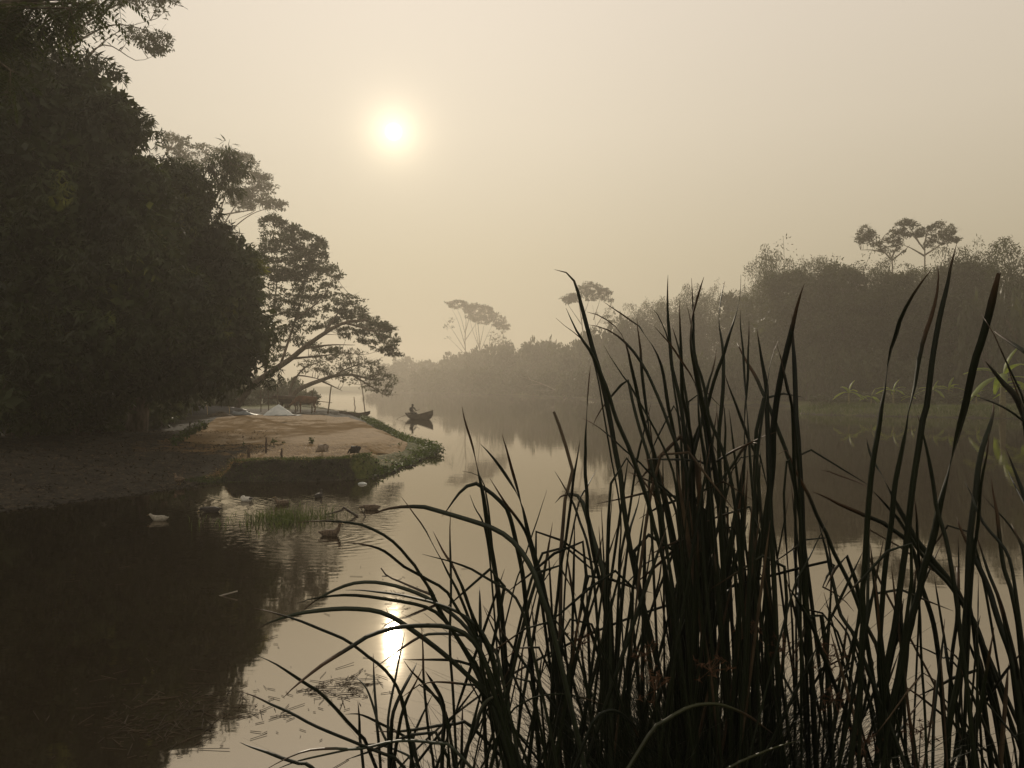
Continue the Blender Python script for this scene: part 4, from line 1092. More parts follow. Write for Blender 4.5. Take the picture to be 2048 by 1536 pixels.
M['cow'] = mat('brown cow hide', (0.075, 0.034, 0.017), (0.13, 0.062, 0.032), 3, 0.8)
M['cow_dark'] = mat('dark cow hide', (0.03, 0.018, 0.012), (0.06, 0.035, 0.022), 3, 0.8)
M['horn'] = mat('horn', (0.12, 0.10, 0.08), None, 5, 0.5)
def cow(label, loc, rz, m, s=1.0, grazing=False):
    """faces +X, 1.3 m at the withers"""
    hz = 0.75 if grazing else 1.18
    nodes = [(0.0, 0, 0.92, 0.30, 0.33), (-0.45, 0, 0.95, 0.27, 0.30), (-0.72, 0, 1.0, 0.20, 0.22), (0.42, 0, 0.98, 0.25, 0.33), (0.62, 0, 1.08, 0.17, 0.23),
             (0.86, 0, (1.12 + hz) / 2, 0.12, 0.16), (1.02, 0, hz, 0.115, 0.12), (1.22, 0, hz - 0.13, 0.075, 0.08), (1.34, 0, hz - 0.2, 0.06, 0.06),
             (-0.78, 0, 0.92, 0.03, 0.03), (-0.86, 0, 0.6, 0.018, 0.018), (-0.86, 0, 0.4, 0.03, 0.03)]
    edges = [(0, 1), (1, 2), (0, 3), (3, 4)] + chain(4, 5, 6, 7, 8) + chain(2, 9, 10, 11)
    for (bx, sd, hind) in [(0.5, 0.15, 0), (0.42, -0.15, 0), (-0.55, 0.15, 1), (-0.68, -0.15, 1)]:
        k = len(nodes); par = 3 if not hind else 1
        if hind: nodes += [(bx, sd, 0.74, 0.12, 0.14), (bx + 0.06, sd, 0.55, 0.075, 0.08), (bx - 0.06, sd, 0.38, 0.05, 0.05), (bx - 0.02, sd, 0.1, 0.04, 0.04), (bx + 0.03, sd, 0.02, 0.05, 0.05)]
        else: nodes += [(bx, sd, 0.72, 0.09, 0.10), (bx + 0.01, sd, 0.55, 0.06, 0.065), (bx + 0.02, sd, 0.36, 0.05, 0.05), (bx, sd, 0.1, 0.038, 0.038), (bx + 0.04, sd, 0.02, 0.05, 0.05)]
        edges += [(par, k)] + chain(k, k + 1, k + 2, k + 3, k + 4)
    root = empty("cow", loc); tag(root, label, "cow", "cattle behind the fence"); root.rotation_euler = (0, 0, rz); root.scale = (s, s, s)
    body = obj("body", skin_mesh("cow_body", nodes, edges, m, 2), root)
    for sg in (-1, 1):
        hb = MB(); hb.tube([(1.0, 0.07 * sg, hz + 0.08), (1.0, 0.16 * sg, hz + 0.14), (1.02, 0.17 * sg, hz + 0.26)], [0.025, 0.02, 0.006], 6); hb.build("horn", M['horn'], body, True)
        eb = MB(); eb.tube([(0.98, 0.09 * sg, hz + 0.03), (0.96, 0.18 * sg, hz + 0.02), (0.95, 0.25 * sg, hz - 0.02)], [0.02, 0.045, 0.008], 6); eb.build("ear", m, body, True)
    return root
c1 = on_ground(606, 826); cow("brown cow standing with its rump to the right, nearest the fence gap", (c1.x - 0.05, c1.y + 1.2, gz(c1.x, c1.y + 1.2)), rad(214), M['cow'], 0.97, True)
c2 = on_ground(562, 825); cow("darker cow behind the fence, its body half hidden by the tarpaulin heap", (c2.x, c2.y + 1.8, gz(c2.x, c2.y + 1.8)), rad(188), M['cow_dark'], 0.98)

# ---- boats
M['boat'] = mat('old boat wood', (0.045, 0.035, 0.026), (0.095, 0.075, 0.055), 4, 0.75, 0.3, 18, (0.3, 1, 1))
def boat_hull(L, W, sheer, depth, m=15, n=11, inner=0.93):
    """open wooden hull: outside and inside skin, bow at +X"""
    rings = []
    for k in range(2):
        sc = 1.0 if k == 0 else inner
        rr = []
        for i in range(m):
            s = i / (m - 1); x = (s - 0.5) * L
            w = W / 2 * max(0.03, math.sin(math.pi * min(1, 0.18 + 0.82 * s)) ** 0.75) * sc
            zt = sheer(s); zb = -depth * (1 - abs(2 * s - 1) ** 2.5) + (1 - sc) * 0.4 + 0.55 * zt * abs(2 * s - 1) ** 3.2
            rr.append([(x * (1 + 0.06 * (zt > 0) * (math.cos(t) ** 2 - 0.0) * 0), w * math.cos(t), zt + (zb - zt) * math.sin(t) ** 0.7) for t in np.linspace(0, math.pi, n)])
        rings.append(rr)
    return rings
def make_boat(name, label, loc, rz, L, W, sheer, depth):
    root = empty(name, loc); tag(root, label, "boat"); root.rotation_euler = (0, 0, rz)
    o, i = boat_hull(L, W, sheer, depth)
    mb = MB(); mb.loft(o, True, False); mb.loft([list(reversed(r)) for r in i], True, False)
    for e in (0, -1):
        for k in range(len(o) - 1):
            b = len(mb.v); mb.v += [tuple(o[k][e]), tuple(o[k + 1][e]), tuple(i[k + 1][e]), tuple(i[k][e])]; mb.f.append((b, b + 1, b + 2, b + 3))
    hull_o = mb.build("hull", M['boat'], root)
    for e in (0, -1):
        gb = MB(); gb.tube([Vector(r[e]) + Vector((0, 0, 0.01)) for r in o], 0.022, 6); gb.build("gunwale", M['boat'], hull_o, True)
    for s in (0.28, 0.55):
        x = (s - 0.5) * L; w = W / 2 * math.sin(math.pi * (0.18 + 0.82 * s)) ** 0.75 * 0.9; z = sheer(s) - 0.1
        tb = MB(); tb.add([(x - .1, -w, z), (x + .1, -w, z), (x + .1, w, z), (x - .1, w, z), (x - .1, -w, z + .03), (x + .1, -w, z + .03), (x + .1, w, z + .03), (x - .1, w, z + .03)],
                          [(0, 3, 2, 1), (4, 5, 6, 7), (0, 1, 5, 4), (1, 2, 6, 5), (2, 3, 7, 6), (3, 0, 4, 7)]); tb.build("thwart", M['boat'], root)
    return root
sheerA = lambda s: 0.30 + 0.16 * max(0, (0.35 - s) / 0.35) ** 1.5 + 0.40 * max(0, (s - 0.35) / 0.65) ** 1.8
bl = PG(841, 838.5, 0.0)
rz = rad(-48)
make_boat("rowing_boat", "small wooden boat with a raised bow drifting on the open river", (bl.x, bl.y, 0.0), rz, 3.15, 1.0, sheerA, 0.14)
# the person paddling at the stern
M['shirt'] = mat('dark shirt', (0.03, 0.028, 0.027), (0.05, 0.047, 0.044), 6, 0.9)
M['skin'] = mat('skin', (0.10, 0.055, 0.035), None, 6, 0.6)
M['hair'] = mat('black hair', (0.008, 0.007, 0.006), None, 6, 0.6)
def rower():
    R = Matrix.Rotation(rz, 3, 'Z'); st = Vector((bl.x, bl.y, 0)) + R @ Vector((-1.12, 0, 0.0))
    root = empty("person", (st.x, st.y, 0.34)); tag(root, "person in dark clothes sitting at the boat's stern, holding a paddle", "person"); root.rotation_euler = (0, 0, rz)
    nodes = [(0, 0, 0.10, 0.16, 0.15), (0.0, 0, 0.26, 0.145, 0.12), (0.03, 0, 0.42, 0.165, 0.115), (0.06, 0, 0.52, 0.12, 0.09), (0.08, 0, 0.59, 0.05, 0.05), (0.095, 0, 0.665, 0.075, 0.085), (0.10, 0, 0.735, 0.07, 0.08), (0.10, 0, 0.775, 0.03, 0.035),
             (0.05, 0.18, 0.48, 0.06, 0.06), (0.10, 0.26, 0.32, 0.048, 0.048), (0.28, 0.25, 0.30, 0.036, 0.036), (0.34, 0.22, 0.31, 0.034, 0.034),
             (0.05, -0.18, 0.48, 0.06, 0.06), (0.12, -0.27, 0.34, 0.048, 0.048), (0.27, -0.29, 0.25, 0.036, 0.036), (0.32, -0.29, 0.22, 0.034, 0.034),
             (0.16, 0.11, 0.08, 0.095, 0.09), (0.42, 0.13, 0.12, 0.07, 0.07), (0.52, 0.12, -0.12, 0.05, 0.05), (0.6, 0.12, -0.2, 0.045, 0.04),
             (0.16, -0.11, 0.08, 0.095, 0.09), (0.42, -0.13, 0.12, 0.07, 0.07), (0.52, -0.12, -0.12, 0.05, 0.05), (0.6, -0.12, -0.2, 0.045, 0.04)]
    edges = chain(0, 1, 2, 3, 4, 5, 6, 7) + [(3, 8)] + chain(8, 9, 10, 11) + [(3, 12)] + chain(12, 13, 14, 15) + [(0, 16)] + chain(16, 17, 18, 19) + [(0, 20)] + chain(20, 21, 22, 23)
    body = obj("body", skin_mesh("person_body", nodes, edges, M['shirt'], 2), root)
    hb = MB(); rr = []
    for t in np.linspace(0.02, 1, 7):
        rr.append([(0.088 + 0.092 * math.sin(t * 1.7) * math.cos(a), 0.086 * math.sin(t * 1.7) * math.sin(a), 0.71 + 0.09 * math.cos(t * 1.7)) for a in np.linspace(0, 2 * math.pi, 14, endpoint=False)])
    hb.loft(rr); hb.build("hair", M['hair'], body, True)
    for sg, hx in ((1, (0.36, 0.215, 0.31)), (-1, (0.34, -0.29, 0.21))):       # hands closed round the shaft
        nd = [(hx[0], hx[1], hx[2], 0.03, 0.02)]; ed = []
        for k in range(4):
            b = len(nd); x = hx[0] + 0.02 - 0.013 * k; nd += [(x + 0.02, hx[1] + 0.012 * sg, hx[2] - 0.02 - 0.006 * k, 0.009, 0.009), (x + 0.012, hx[1] + 0.028 * sg, hx[2] - 0.035, 0.008, 0.008), (x - 0.005, hx[1] + 0.02 * sg, hx[2] - 0.045, 0.007, 0.007)]
            ed += [(0, b), (b, b + 1), (b + 1, b + 2)]
        b = len(nd); nd += [(hx[0], hx[1] - 0.02 * sg, hx[2] + 0.01, 0.01, 0.01), (hx[0] + 0.025, hx[1] - 0.025 * sg, hx[2] + 0.015, 0.008, 0.008)]; ed += [(0, b), (b, b + 1)]
        obj("hand", skin_mesh("hand", nd, ed, M['skin'], 1), body)
    pb = MB(); root2 = empty("paddle", (st.x, st.y, 0.34)); root2.rotation_euler = (0, 0, rz); tag(root2, "wooden paddle held by the person, its blade trailing in the water", "paddle")
    a = Vector((0.44, 0.30, 0.44)); bq = Vector((-0.55, -0.98, -0.32))
    a2 = Vector((0.36, 0.215, 0.31)); dirn = (bq - a2).normalized(); a = a2 - dirn * 0.25
    pb.tube([a, a2, bq], [0.016, 0.018, 0.018], 7); pb.build("shaft", M['boat'], root2, True)
    bb = MB(); s2 = dirn.cross(Vector((0, 0, 1))).normalized(); nn = s2.cross(dirn)
    bb.loft([[bq + dirn * t + s2 * w + nn * .008, bq + dirn * t - s2 * w + nn * .008, bq + dirn * t - s2 * w - nn * .008, bq + dirn * t + s2 * w - nn * .008] for t, w in ((-0.05, .02), (0.08, .06), (0.3, .07), (0.36, .05))]); bb.build("blade", M['boat'], root2)
rower()
sheerB = lambda s: 0.22 + 0.16 * (2 * s - 1) ** 2
mbt = on_ground(709, 833, 0.4)
make_boat("moored_boat", "small empty boat drawn up in the weeds at the foot of the poles", (mbt.x, mbt.y + 0.3, gz(mbt.x, mbt.y + 0.3) + 0.1), rad(-12), 2.25, 0.8, sheerB, 0.1)

# ---- stakes in the yard's front strip
M['stake'] = mat('rotten stake', (0.035, 0.024, 0.017), (0.08, 0.055, 0.04), 12, 0.9, 0.5, 40)
def stake(px, y0, y1, wpx, label):
    b = on_ground(px, y1, 0.52); h = (y1 - y0) / F * b.y; r = wpx / 2 / F * b.y
    mb = MB(); mb.tube([(0, 0, -0.12), (0.01, 0, h * 0.3), (-0.008, 0.01, h * 0.55), (0.012, 0, h * 0.8), (0.0, 0.005, h)], [r * 1.1, r, r * 1.05, r * 0.8, r * 0.75], 7)
    o = mb.build("wooden_stake", M['stake'], None, True, b); tag(o, label, "stake", "stakes in front of the grain")
stake(532, 875, 907, 4, "thin tall wooden stake, the middle one in front of the grain")
stake(563, 897, 921, 4.5, "short knobbly stake on the rim of the cut bank, rightmost of three")
stake(497, 895, 915, 5.5, "thick reddish stump-like stake, leftmost of three")

# ---- seedlings and weeds
def weed(px, py, h, n, L, label, seed, name="weed_plant", group="weeds around the grain"):
    g = np.random.default_rng(seed); b = on_ground(px, py, 0.54)
    root = empty(name, b); tag(root, label, "weed", group)
    mb = MB(); C, D, N = [], [], []
    for k in range(max(2, n // 6)):
        a = g.uniform(0, 6.28); e = Vector((math.cos(a) * h * g.uniform(.1, .45), math.sin(a) * h * .4, h * g.uniform(.65, 1)))
        sp = spline([(0, 0, -0.02), tuple(e * 0.5 + Vector((0, 0, h * 0.1))), tuple(e)], 6); mb.tube(sp, [0.012, 0.011, 0.009, 0.007, 0.005, 0.003], 4)
        for j in range(6):
            q = sp[2 + j % 4]; C.append(q); v = rand_dirs(1, g)[0]; v[2] -= 0.35; D.append(v); N.append(rand_dirs(1, g)[0] + np.array([0, 0, 1.0]))
    mb.build("stem", M['weed'], root)
    v, f = leaf_quads(np.array(C), np.array(D), np.array(N), g.uniform(0.6, 1.2, len(C)) * L, g.uniform(0.3, 0.5, len(C)) * L, 0.3)
    obj("leaves", mesh_data("weed_leaves", v, f, M['weed']), root)
weed(625, 889, 0.30, 24, 0.13, "leafy seedling standing alone at the grain's front edge above the pale hen", 1)
weed(548, 889, 0.2, 18, 0.14, "broad-leaved seedling at the grain's front edge right of the thin stake", 2)
weed(566, 889, 0.12, 12, 0.09, "tiny seedling just right of the broad-leaved one", 3)
weed(486, 892, 0.12, 12, 0.09, "low sprig on the grain's front edge left of the stakes", 4)
for i, (x, y, h, lab) in enumerate([(410, 860, 0.42, "topmost weed of the green row on the grain's left edge"), (398, 866, 0.5, "second weed of the green row on the grain's left edge"), (386, 872, 0.5, "third weed of the green row on the grain's left edge, by the thin cane"), (374, 878, 0.45, "fourth weed of the green row on the grain's left edge"), (362, 884, 0.35, "fifth weed of the green row on the grain's left edge"), (350, 889, 0.28, "lowest weed of the green row on the grain's left edge")]):
    weed(x, y, h, 54, 0.15, lab, 10 + i)
stake(379, 843, 872, 2.5, "thin upright cane in the row of weeds left of the grain")

# rank weeds along the river side of the yard
def edge_weeds():
    g = np.random.default_rng(5)
    e = np.array([(-3.75, 21.9), (-3.4, 24.0), (-3.1, 27.3), (-2.75, 30.0), (-3.8, 33.0), (-4.8, 36.0), (-5.9, 40.0), (-7.9, 48.0), (-10.1, 56.0), (-12.4, 63.0)])
    s = spline(e, 400); n = 1900
    t = g.uniform(0, 1, n) ** 0.85
    p = np.stack([np.interp(t, np.linspace(0, 1, 400), s[:, k]) for k in range(2)], 1)
    front = p[:, 1] < 28
    p[:, 0] -= np.abs(g.normal(0, 0.36, n)) * np.where(front, 0.7, 1.0) - 0.1
    keep = ~(front & (g.uniform(0, 1, n) < 0.75)); p = p[keep]
    z = np.maximum(ground_z(p[:, 0], p[:, 1]), 0.0)
    c = np.column_stack([p, z]); hh = np.where(c[:, 1] < 28.5, 0.10, 0.27) * g.uniform(0.5, 1.25, len(c)) * np.interp(c[:, 1], [20, 30, 40, 64], [1, 1.15, 1.0, 1.3])
    li = np.repeat(np.arange(len(c)), 10)
    u = g.uniform(0.15, 1, len(li))
    base = c[li] + np.stack([g.normal(0, 0.07, len(li)), g.normal(0, 0.07, len(li)), u * hh[li]], 1)
    d = rand_dirs(len(li), g); d[:, 2] = np.abs(d[:, 2]) * 0.6
    q1 = leaf_quads(base, d, rand_dirs(len(li), g) + np.array([0, 0, 1]), g.uniform(0.06, 0.14, len(li)), g.uniform(0.03, 0.06, len(li)), 0.25)
    return mesh_data("edge_weeds", q1[0], q1[1], M['weed'])
tag(obj("edge_weeds", edge_weeds()), "rank green weeds along the river edge of the yard", "weeds", None, "stuff")
rim = scatter(26000, -8.4, -3.3, 20.5, 23.5, lambda X, Y: (sdist(LEFT, X, Y) > -0.05) & (sdist(LEFT, X, Y) < 0.75))
rim = rim[RNG.uniform(0, 1, len(rim)) < 0.55]
tag(obj("rim_grass", blade_patch("rim_grass", rim, 0.10, 0.012, M['grass'], 1, 0.8)), "short turf hanging over the rim of the cut bank", "grass", None, "stuff")
lit = scatter(30000, -17, -5, 15, 34, lambda X, Y: (sdist(LEFT, X, Y) > 0.1) & ~((X > -9.2) & (Y > 26.2)) & ~((X > -7.4) & (Y > 20.6)))
n = len(lit); dl = RNG.normal(0, 1, (n, 3)); dl[:, 2] *= 0.25
lv = leaf_quads(lit + np.array([0, 0, 0.012]), dl, np.tile([0, 0, 1.0], (n, 1)) + RNG.normal(0, 0.3, (n, 3)), RNG.uniform(0.06, 0.16, n), RNG.uniform(0.02, 0.05, n), 0.1)
tag(obj("leaf_litter", mesh_data("leaf_litter", *lv, M['litter'])), "dead mango leaves littering the shaded bank", "leaf litter", None, "stuff")
st_ = scatter(5200, -8.2, -3.6, 20.9, 27.0, lambda X, Y: (sdist(LEFT, X, Y) > 0.25))
n = len(st_); dl = RNG.normal(0, 1, (n, 3)); dl[:, 2] = RNG.uniform(-0.05, 0.25, n)
lv = leaf_quads(st_ + np.array([0, 0, 0.01]), dl, np.tile([0, 0, 1.0], (n, 1)), RNG.uniform(0.05, 0.16, n), RNG.uniform(0.008, 0.016, n), 0.02)
tag(obj("loose_straw", mesh_data("loose_straw", *lv, M['straw'])), "loose straw strewn over the strip in front of the grain", "straw", None, "stuff")

def clods():
    g = np.random.default_rng(15); s = spline(LEFT[1:14], 600); n = 900
    t = g.uniform(0, 1, n); p = np.stack([np.interp(t, np.linspace(0, 1, 600), s[:, k]) for k in range(2)], 1) + g.normal(0, 0.16, (n, 2))
    z = ground_z(p[:, 0], p[:, 1]); r = 0.015 + 0.06 * g.uniform(0, 1, n) ** 3
    c = np.column_stack([p, np.maximum(z, -0.02) + r * 0.2])
    o = np.array([(1, 0, 0), (0, 1, 0), (-1, 0, 0), (0, -1, 0), (0, 0, 0.7), (0, 0, -0.7)], float)
    v = c[:, None, :] + o[None] * (r[:, None, None] * g.uniform(0.6, 1.4, (n, 6, 1)))
    i = np.arange(n)[:, None] * 6
    f = np.concatenate([i + np.array(q) for q in ([0, 1, 4], [1, 2, 4], [2, 3, 4], [3, 0, 4], [1, 0, 5], [2, 1, 5], [3, 2, 5], [0, 3, 5])])
    return mesh_data("mud_clods", v.reshape(-1, 3), f, M['earth'], True)
tag(obj("mud_clods", clods()), "wet clods and crumbs of mud along the waterline", "mud", None, "stuff")

# ================================================================== DUCKS AND HENS
M['duck_white'] = mat('white feathers', (0.45, 0.44, 0.41), (0.62, 0.61, 0.57), 14, 0.8)
M['duck_cream'] = mat('dull white feathers', (0.20, 0.185, 0.15), (0.32, 0.30, 0.25), 14, 0.8)
M['duck_brown'] = mat('brown feathers', (0.055, 0.04, 0.028), (0.15, 0.11, 0.075), 30, 0.85)
M['duck_dark'] = mat('dark feathers', (0.014, 0.012, 0.011), (0.035, 0.03, 0.026), 25, 0.7)
M['bill'] = mat('duck bill', (0.16, 0.11, 0.03), None, 10, 0.5)
def duck(label, px, py, L, rz, m, pose='up', wing=None, on_land=False):
    """faces +X; floats at z = 0"""
    p = on_ground(px, py, 0.1) if on_land else PG(px, py, 0.0)
    neck = {'up': [(0.155, 0.10), (0.17, 0.165), (0.178, 0.235), (0.208, 0.232)], 'alert': [(0.16, 0.11), (0.185, 0.19), (0.195, 0.27), (0.228, 0.268)],
            'low': [(0.17, 0.07), (0.215, 0.085), (0.25, 0.075), (0.28, 0.05)], 'tuck': [(0.13, 0.11), (0.10, 0.145), (0.05, 0.15), (0.02, 0.13)], 'fwd': [(0.17, 0.09), (0.215, 0.13), (0.245, 0.165), (0.275, 0.155)]}[pose]
    nodes = [(-0.05, 0, 0.045, 0.115, 0.10), (-0.16, 0, 0.055, 0.085, 0.08), (-0.235, 0, 0.08, 0.035, 0.03), (-0.285, 0, 0.10, 0.016, 0.012), (0.08, 0, 0.05, 0.105, 0.10),
             (neck[0][0], 0, neck[0][1] + 0.015, 0.06, 0.06), (neck[1][0], 0, neck[1][1], 0.036, 0.036), (neck[2][0], 0, neck[2][1], 0.046, 0.043), (neck[3][0], 0, neck[3][1], 0.03, 0.028)]
    edges = chain(0, 1, 2, 3) + chain(0, 4, 5, 6, 7, 8)
    root = empty("duck", (p.x, p.y, p.z if not on_land else p.z + 0.11)); tag(root, label, "duck", "ducks by the bank"); root.rotation_euler = (0, 0, rz); s = L / 0.54; root.scale = (s, s, s)
    body = obj("body", skin_mesh("duck_body", nodes, edges, m, 2), root)
    (hx, hz2), (fx, fz) = neck[2], neck[3]; d = Vector((fx - hx, 0, fz - hz2)).normalized(); a = Vector((fx, 0, fz)); up = Vector((0, 1, 0)).cross(d)
    mb = MB(); mb.loft([[a + d * t + Vector((0, w, 0)) + up * h, a + d * t - Vector((0, w, 0)) + up * h, a + d * t - Vector((0, w, 0)) - up * h, a + d * t + Vector((0, w, 0)) - up * h] for t, w, h in ((0.0, .014, .012), (0.03, .012, .007), (0.055, .015, .005), (0.068, .009, .003))]); mb.build("bill", M['bill'], body, True)
    for sg in (-1, 1):     # folded wings
        wb = MB(); rr = []
        for t in np.linspace(0, 1, 7):
            e = math.sin(math.pi * min(1, 0.12 + 0.8 * t)) ** 0.7
            rr.append([(0.09 - 0.30 * t, sg * (0.078 + 0.016 * e - 0.06 * t * t) + 0.0, 0.072 + 0.025 * t + 0.040 * e * math.cos(q)) if k % 2 == 0 else (0.09 - 0.30 * t, sg * (0.088 + 0.02 * e - 0.06 * t * t), 0.072 + 0.025 * t + 0.040 * e * math.cos(q)) for k, q in enumerate(np.linspace(0, 2 * math.pi, 8, endpoint=False))])
        wb.loft(rr); wb.build("wing", wing or m, root, True)
    if on_land:
        for sg in (-1, 1):
            lb = MB(); lb.tube([(-0.02, 0.035 * sg, 0), (-0.02, 0.04 * sg, -0.105)], [0.008, 0.007], 5); lb.tube([(-0.03, 0.04 * sg, -0.105), (0.04, 0.045 * sg, -0.11)], [0.008, 0.012], 5); lb.build("leg", M['bill'], root)
    return root
duck("dull white duck with its neck raised, farthest left on the dark water", 318, 1041, 0.37, rad(176), M['duck_cream'], 'fwd')
duck("black duck with its head low, in the dark water between the white ducks", 421, 1024, 0.42, rad(183), M['duck_dark'], 'low')
duck("bright white duck with a dark rump, its head tucked back", 491, 1002, 0.36, rad(168), M['duck_white'], 'tuck', None)
duck("brown duck with its head up behind the water grass, facing left", 563, 1009, 0.37, rad(190), M['duck_brown'], 'up')
duck("dark duck swimming away, seen from behind above the water grass", 638, 994, 0.36, rad(80), M['duck_dark'], 'up')
duck("brown duck dabbling to the right of the driftwood", 741, 1019, 0.40, rad(184), M['duck_brown'], 'low')
duck("nearest duck, brown with a raised head, facing right below the water grass", 662, 1071, 0.40, rad(8), M['duck_brown'], 'alert')
duck("brown duck standing at the muddy edge left of the cut bank", 358, 971, 0.42, rad(150), M['duck_brown'], 'up', M['duck_dark'], True)
db = [o for o in COL.objects if o.name.startswith("duck") and o.get("label", "").startswith("bright white")][0]
rb_ = MB(); rb_.loft([[(x, r * math.cos(a), z + r * 0.8 * math.sin(a)) for a in np.linspace(0, 2 * math.pi, 10, endpoint=False)] for x, r, z in ((-0.12, .086, .068), (-0.17, .078, .068), (-0.22, .05, .085), (-0.29, .012, .11))]); rb_.build("rump", M['duck_dark'], db, True)

def hen(label, px, py, s, rz, m, peck=False):
    p = on_ground(px, py, 0.53)
    nk = [(0.13, 0.24), (0.17, 0.19), (0.205, 0.12), (0.225, 0.10)] if peck else [(0.12, 0.27), (0.135, 0.33), (0.14, 0.375), (0.165, 0.372)]
    nodes = [(0, 0, 0.2, 0.12, 0.125), (-0.1, 0, 0.23, 0.09, 0.10), (-0.155, 0, 0.28, 0.045, 0.065), (-0.19, 0, 0.33, 0.02, 0.05), (0.08, 0, 0.215, 0.10, 0.115), (nk[0][0], 0, nk[0][1], 0.04, 0.042), (nk[1][0], 0, nk[1][1], 0.026, 0.026), (nk[2][0], 0, nk[2][1], 0.028, 0.026), (nk[3][0], 0, nk[3][1], 0.016, 0.014)]
    root = empty("hen", p); tag(root, label, "hen", "hens in front of the grain"); root.rotation_euler = (0, 0, rz); root.scale = (s, s, s)
    body = obj("body", skin_mesh("hen_body", nodes, chain(0, 1, 2, 3) + chain(0, 4, 5, 6, 7, 8), m, 2), root)
    for sg in (-1, 1):
        lb = MB(); lb.tube([(0.0, 0.035 * sg, 0.14), (0.01, 0.04 * sg, 0.07), (0.0, 0.04 * sg, 0.008)], [0.016, 0.008, 0.007], 5)
        for a in (-0.5, 0, 0.5, 3.1): lb.tube([(0, 0.04 * sg, 0.008), (0.04 * math.cos(a), 0.04 * sg + 0.04 * math.sin(a), 0.004)], [0.006, 0.003], 4)
        lb.build("leg", M['bill'], root)
    x, z = nk[3]; cb = MB(); cb.tube([(x, 0, z), (x + 0.035, 0, z - (0.02 if peck else 0.004))], [0.009, 0.001], 5); cb.build("beak", M['bill'], body)
M['hen_pale'] = mat('grey-buff feathers', (0.17, 0.14, 0.11), (0.30, 0.25, 0.20), 20, 0.9)
hen("pale grey-buff hen pecking with its head down in front of the grain", 645, 911, 0.92, rad(170), M['hen_pale'], True)
hen("black hen with its tail to the right, in front of the grain", 709, 913, 0.86, rad(184), M['duck_dark'], True)

# ================================================================== IN THE WATER
def water_grass():
    g = np.random.default_rng(9); n = 750
    cl = g.normal(0, 1, (n, 2)); which = g.uniform(0, 1, n)
    px = np.where(which < 0.55, g.normal(565, 22, n), np.where(which < 0.85, g.normal(620, 32, n), np.where(which < 0.93, g.normal(512, 9, n), g.normal(470, 40, n))))
    py = g.normal(1040, 9, n) - (px - 560) * 0.06
    d = EYE * F / (py - HZ); c = np.column_stack([(px - 1024) / F * d, d, np.full(n, -0.03)])
    return blade_patch("water_grass", c, 0.22, 0.013, M['grass'], 1, 0.32, g)
tag(obj("water_grass", water_grass()), "tuft of green grass growing out of the water beside the driftwood", "grass", None, "stuff")
M['driftwood'] = mat('wet driftwood', (0.02, 0.015, 0.011), (0.05, 0.038, 0.028), 10, 0.7, 0.4, 30)
M['pale_wood'] = mat('bleached wood', (0.20, 0.18, 0.15), (0.34, 0.31, 0.26), 8, 0.8)
def wood(name, label, cat, paths, d=None, m='driftwood', base=None):
    b = PG(*base, 0.0); dd = d or b.y; mb = MB()
    for pts, r0, r1 in paths:
        sp = spline([P(x, y, dd) for x, y in pts], 9); mb.tube([Vector(p) - b for p in sp], [r0 + (r1 - r0) * i / 8 for i in range(9)], 6)
    o = mb.build(name, M[m], None, True, b); tag(o, label, cat); return o
wood("driftwood_branch", "forked dark driftwood branch poking out beside the water grass", "driftwood", [([(646, 1030), (668, 1025), (684, 1020), (688, 1016)], 0.008, 0.024), ([(686, 1014), (698, 1022), (716, 1033)], 0.022, 0.028), ([(650, 1031), (665, 1033), (684, 1036)], 0.008, 0.006)], base=(700, 1033))
wood("broken_twig", "thin twig bent at the waterline right of the driftwood", "twig", [([(719, 1011), (725, 1022), (731, 1033)], 0.008, 0.011)], base=(731, 1033))
wood("dead_twig", "black forked dead twig slanting out of the water left of the cattails", "twig", [([(762, 1136), (775, 1152), (800, 1163), (830, 1176), (870, 1192)], 0.008, 0.017), ([(764, 1152), (775, 1152)], 0.005, 0.008)], base=(880, 1200), d=9.3)
wood("floating_stick", "pale stick floating on the dark reflection of the mango trees", "stick", [([(419, 1199), (440, 1192), (475, 1182)], 0.012, 0.008)], base=(445, 1191), m='pale_wood')
b0 = P(1113, 823, 3.4)
rs = MB(); pts = [P(1108, 824, 3.45), P(1118, 850, 3.42), P(1132, 893, 3.38), P(1145, 941, 3.35), P(1139, 966, 3.33), P(1130, 1000, 3.3), P(1122, 1100, 3.28), P(1120, 1300, 3.25)]
e = pts[-1].copy(); e.z = -0.06; pts.append(e); bs_ = e.copy()
rs.tube([p - bs_ for p in pts], [0.006, 0.007, 0.0075, 0.007, 0.007, 0.007, 0.008, 0.008, 0.009], 6)
tag(rs.build("dry_stem", M['litter'], None, True, bs_), "dry brown broken stem kinked at the middle, left of the central clump", "stem")
# scrap of pale plastic by the bank
pc = PG(725, 968.5, 0.0); pb = MB(); g = random.Random(3)
pb.loft([[((s - 0.5) * 0.22, 0.05 * math.sin(math.pi * (0.15 + 0.7 * s)) * math.cos(a) * (1 + 0.3 * g.random()), max(0.0, 0.045 * math.sin(math.pi * (0.12 + 0.76 * s)) * (1 + 0.5 * g.random()) * math.sin(a)) + 0.004) for a in np.linspace(0, 2 * math.pi, 12, endpoint=False)] for s in np.linspace(0, 1, 9)])
tag(pb.build("plastic_scrap", M['tarp'], None, False, pc), "crumpled pale scrap floating at the foot of the cut bank", "scrap")
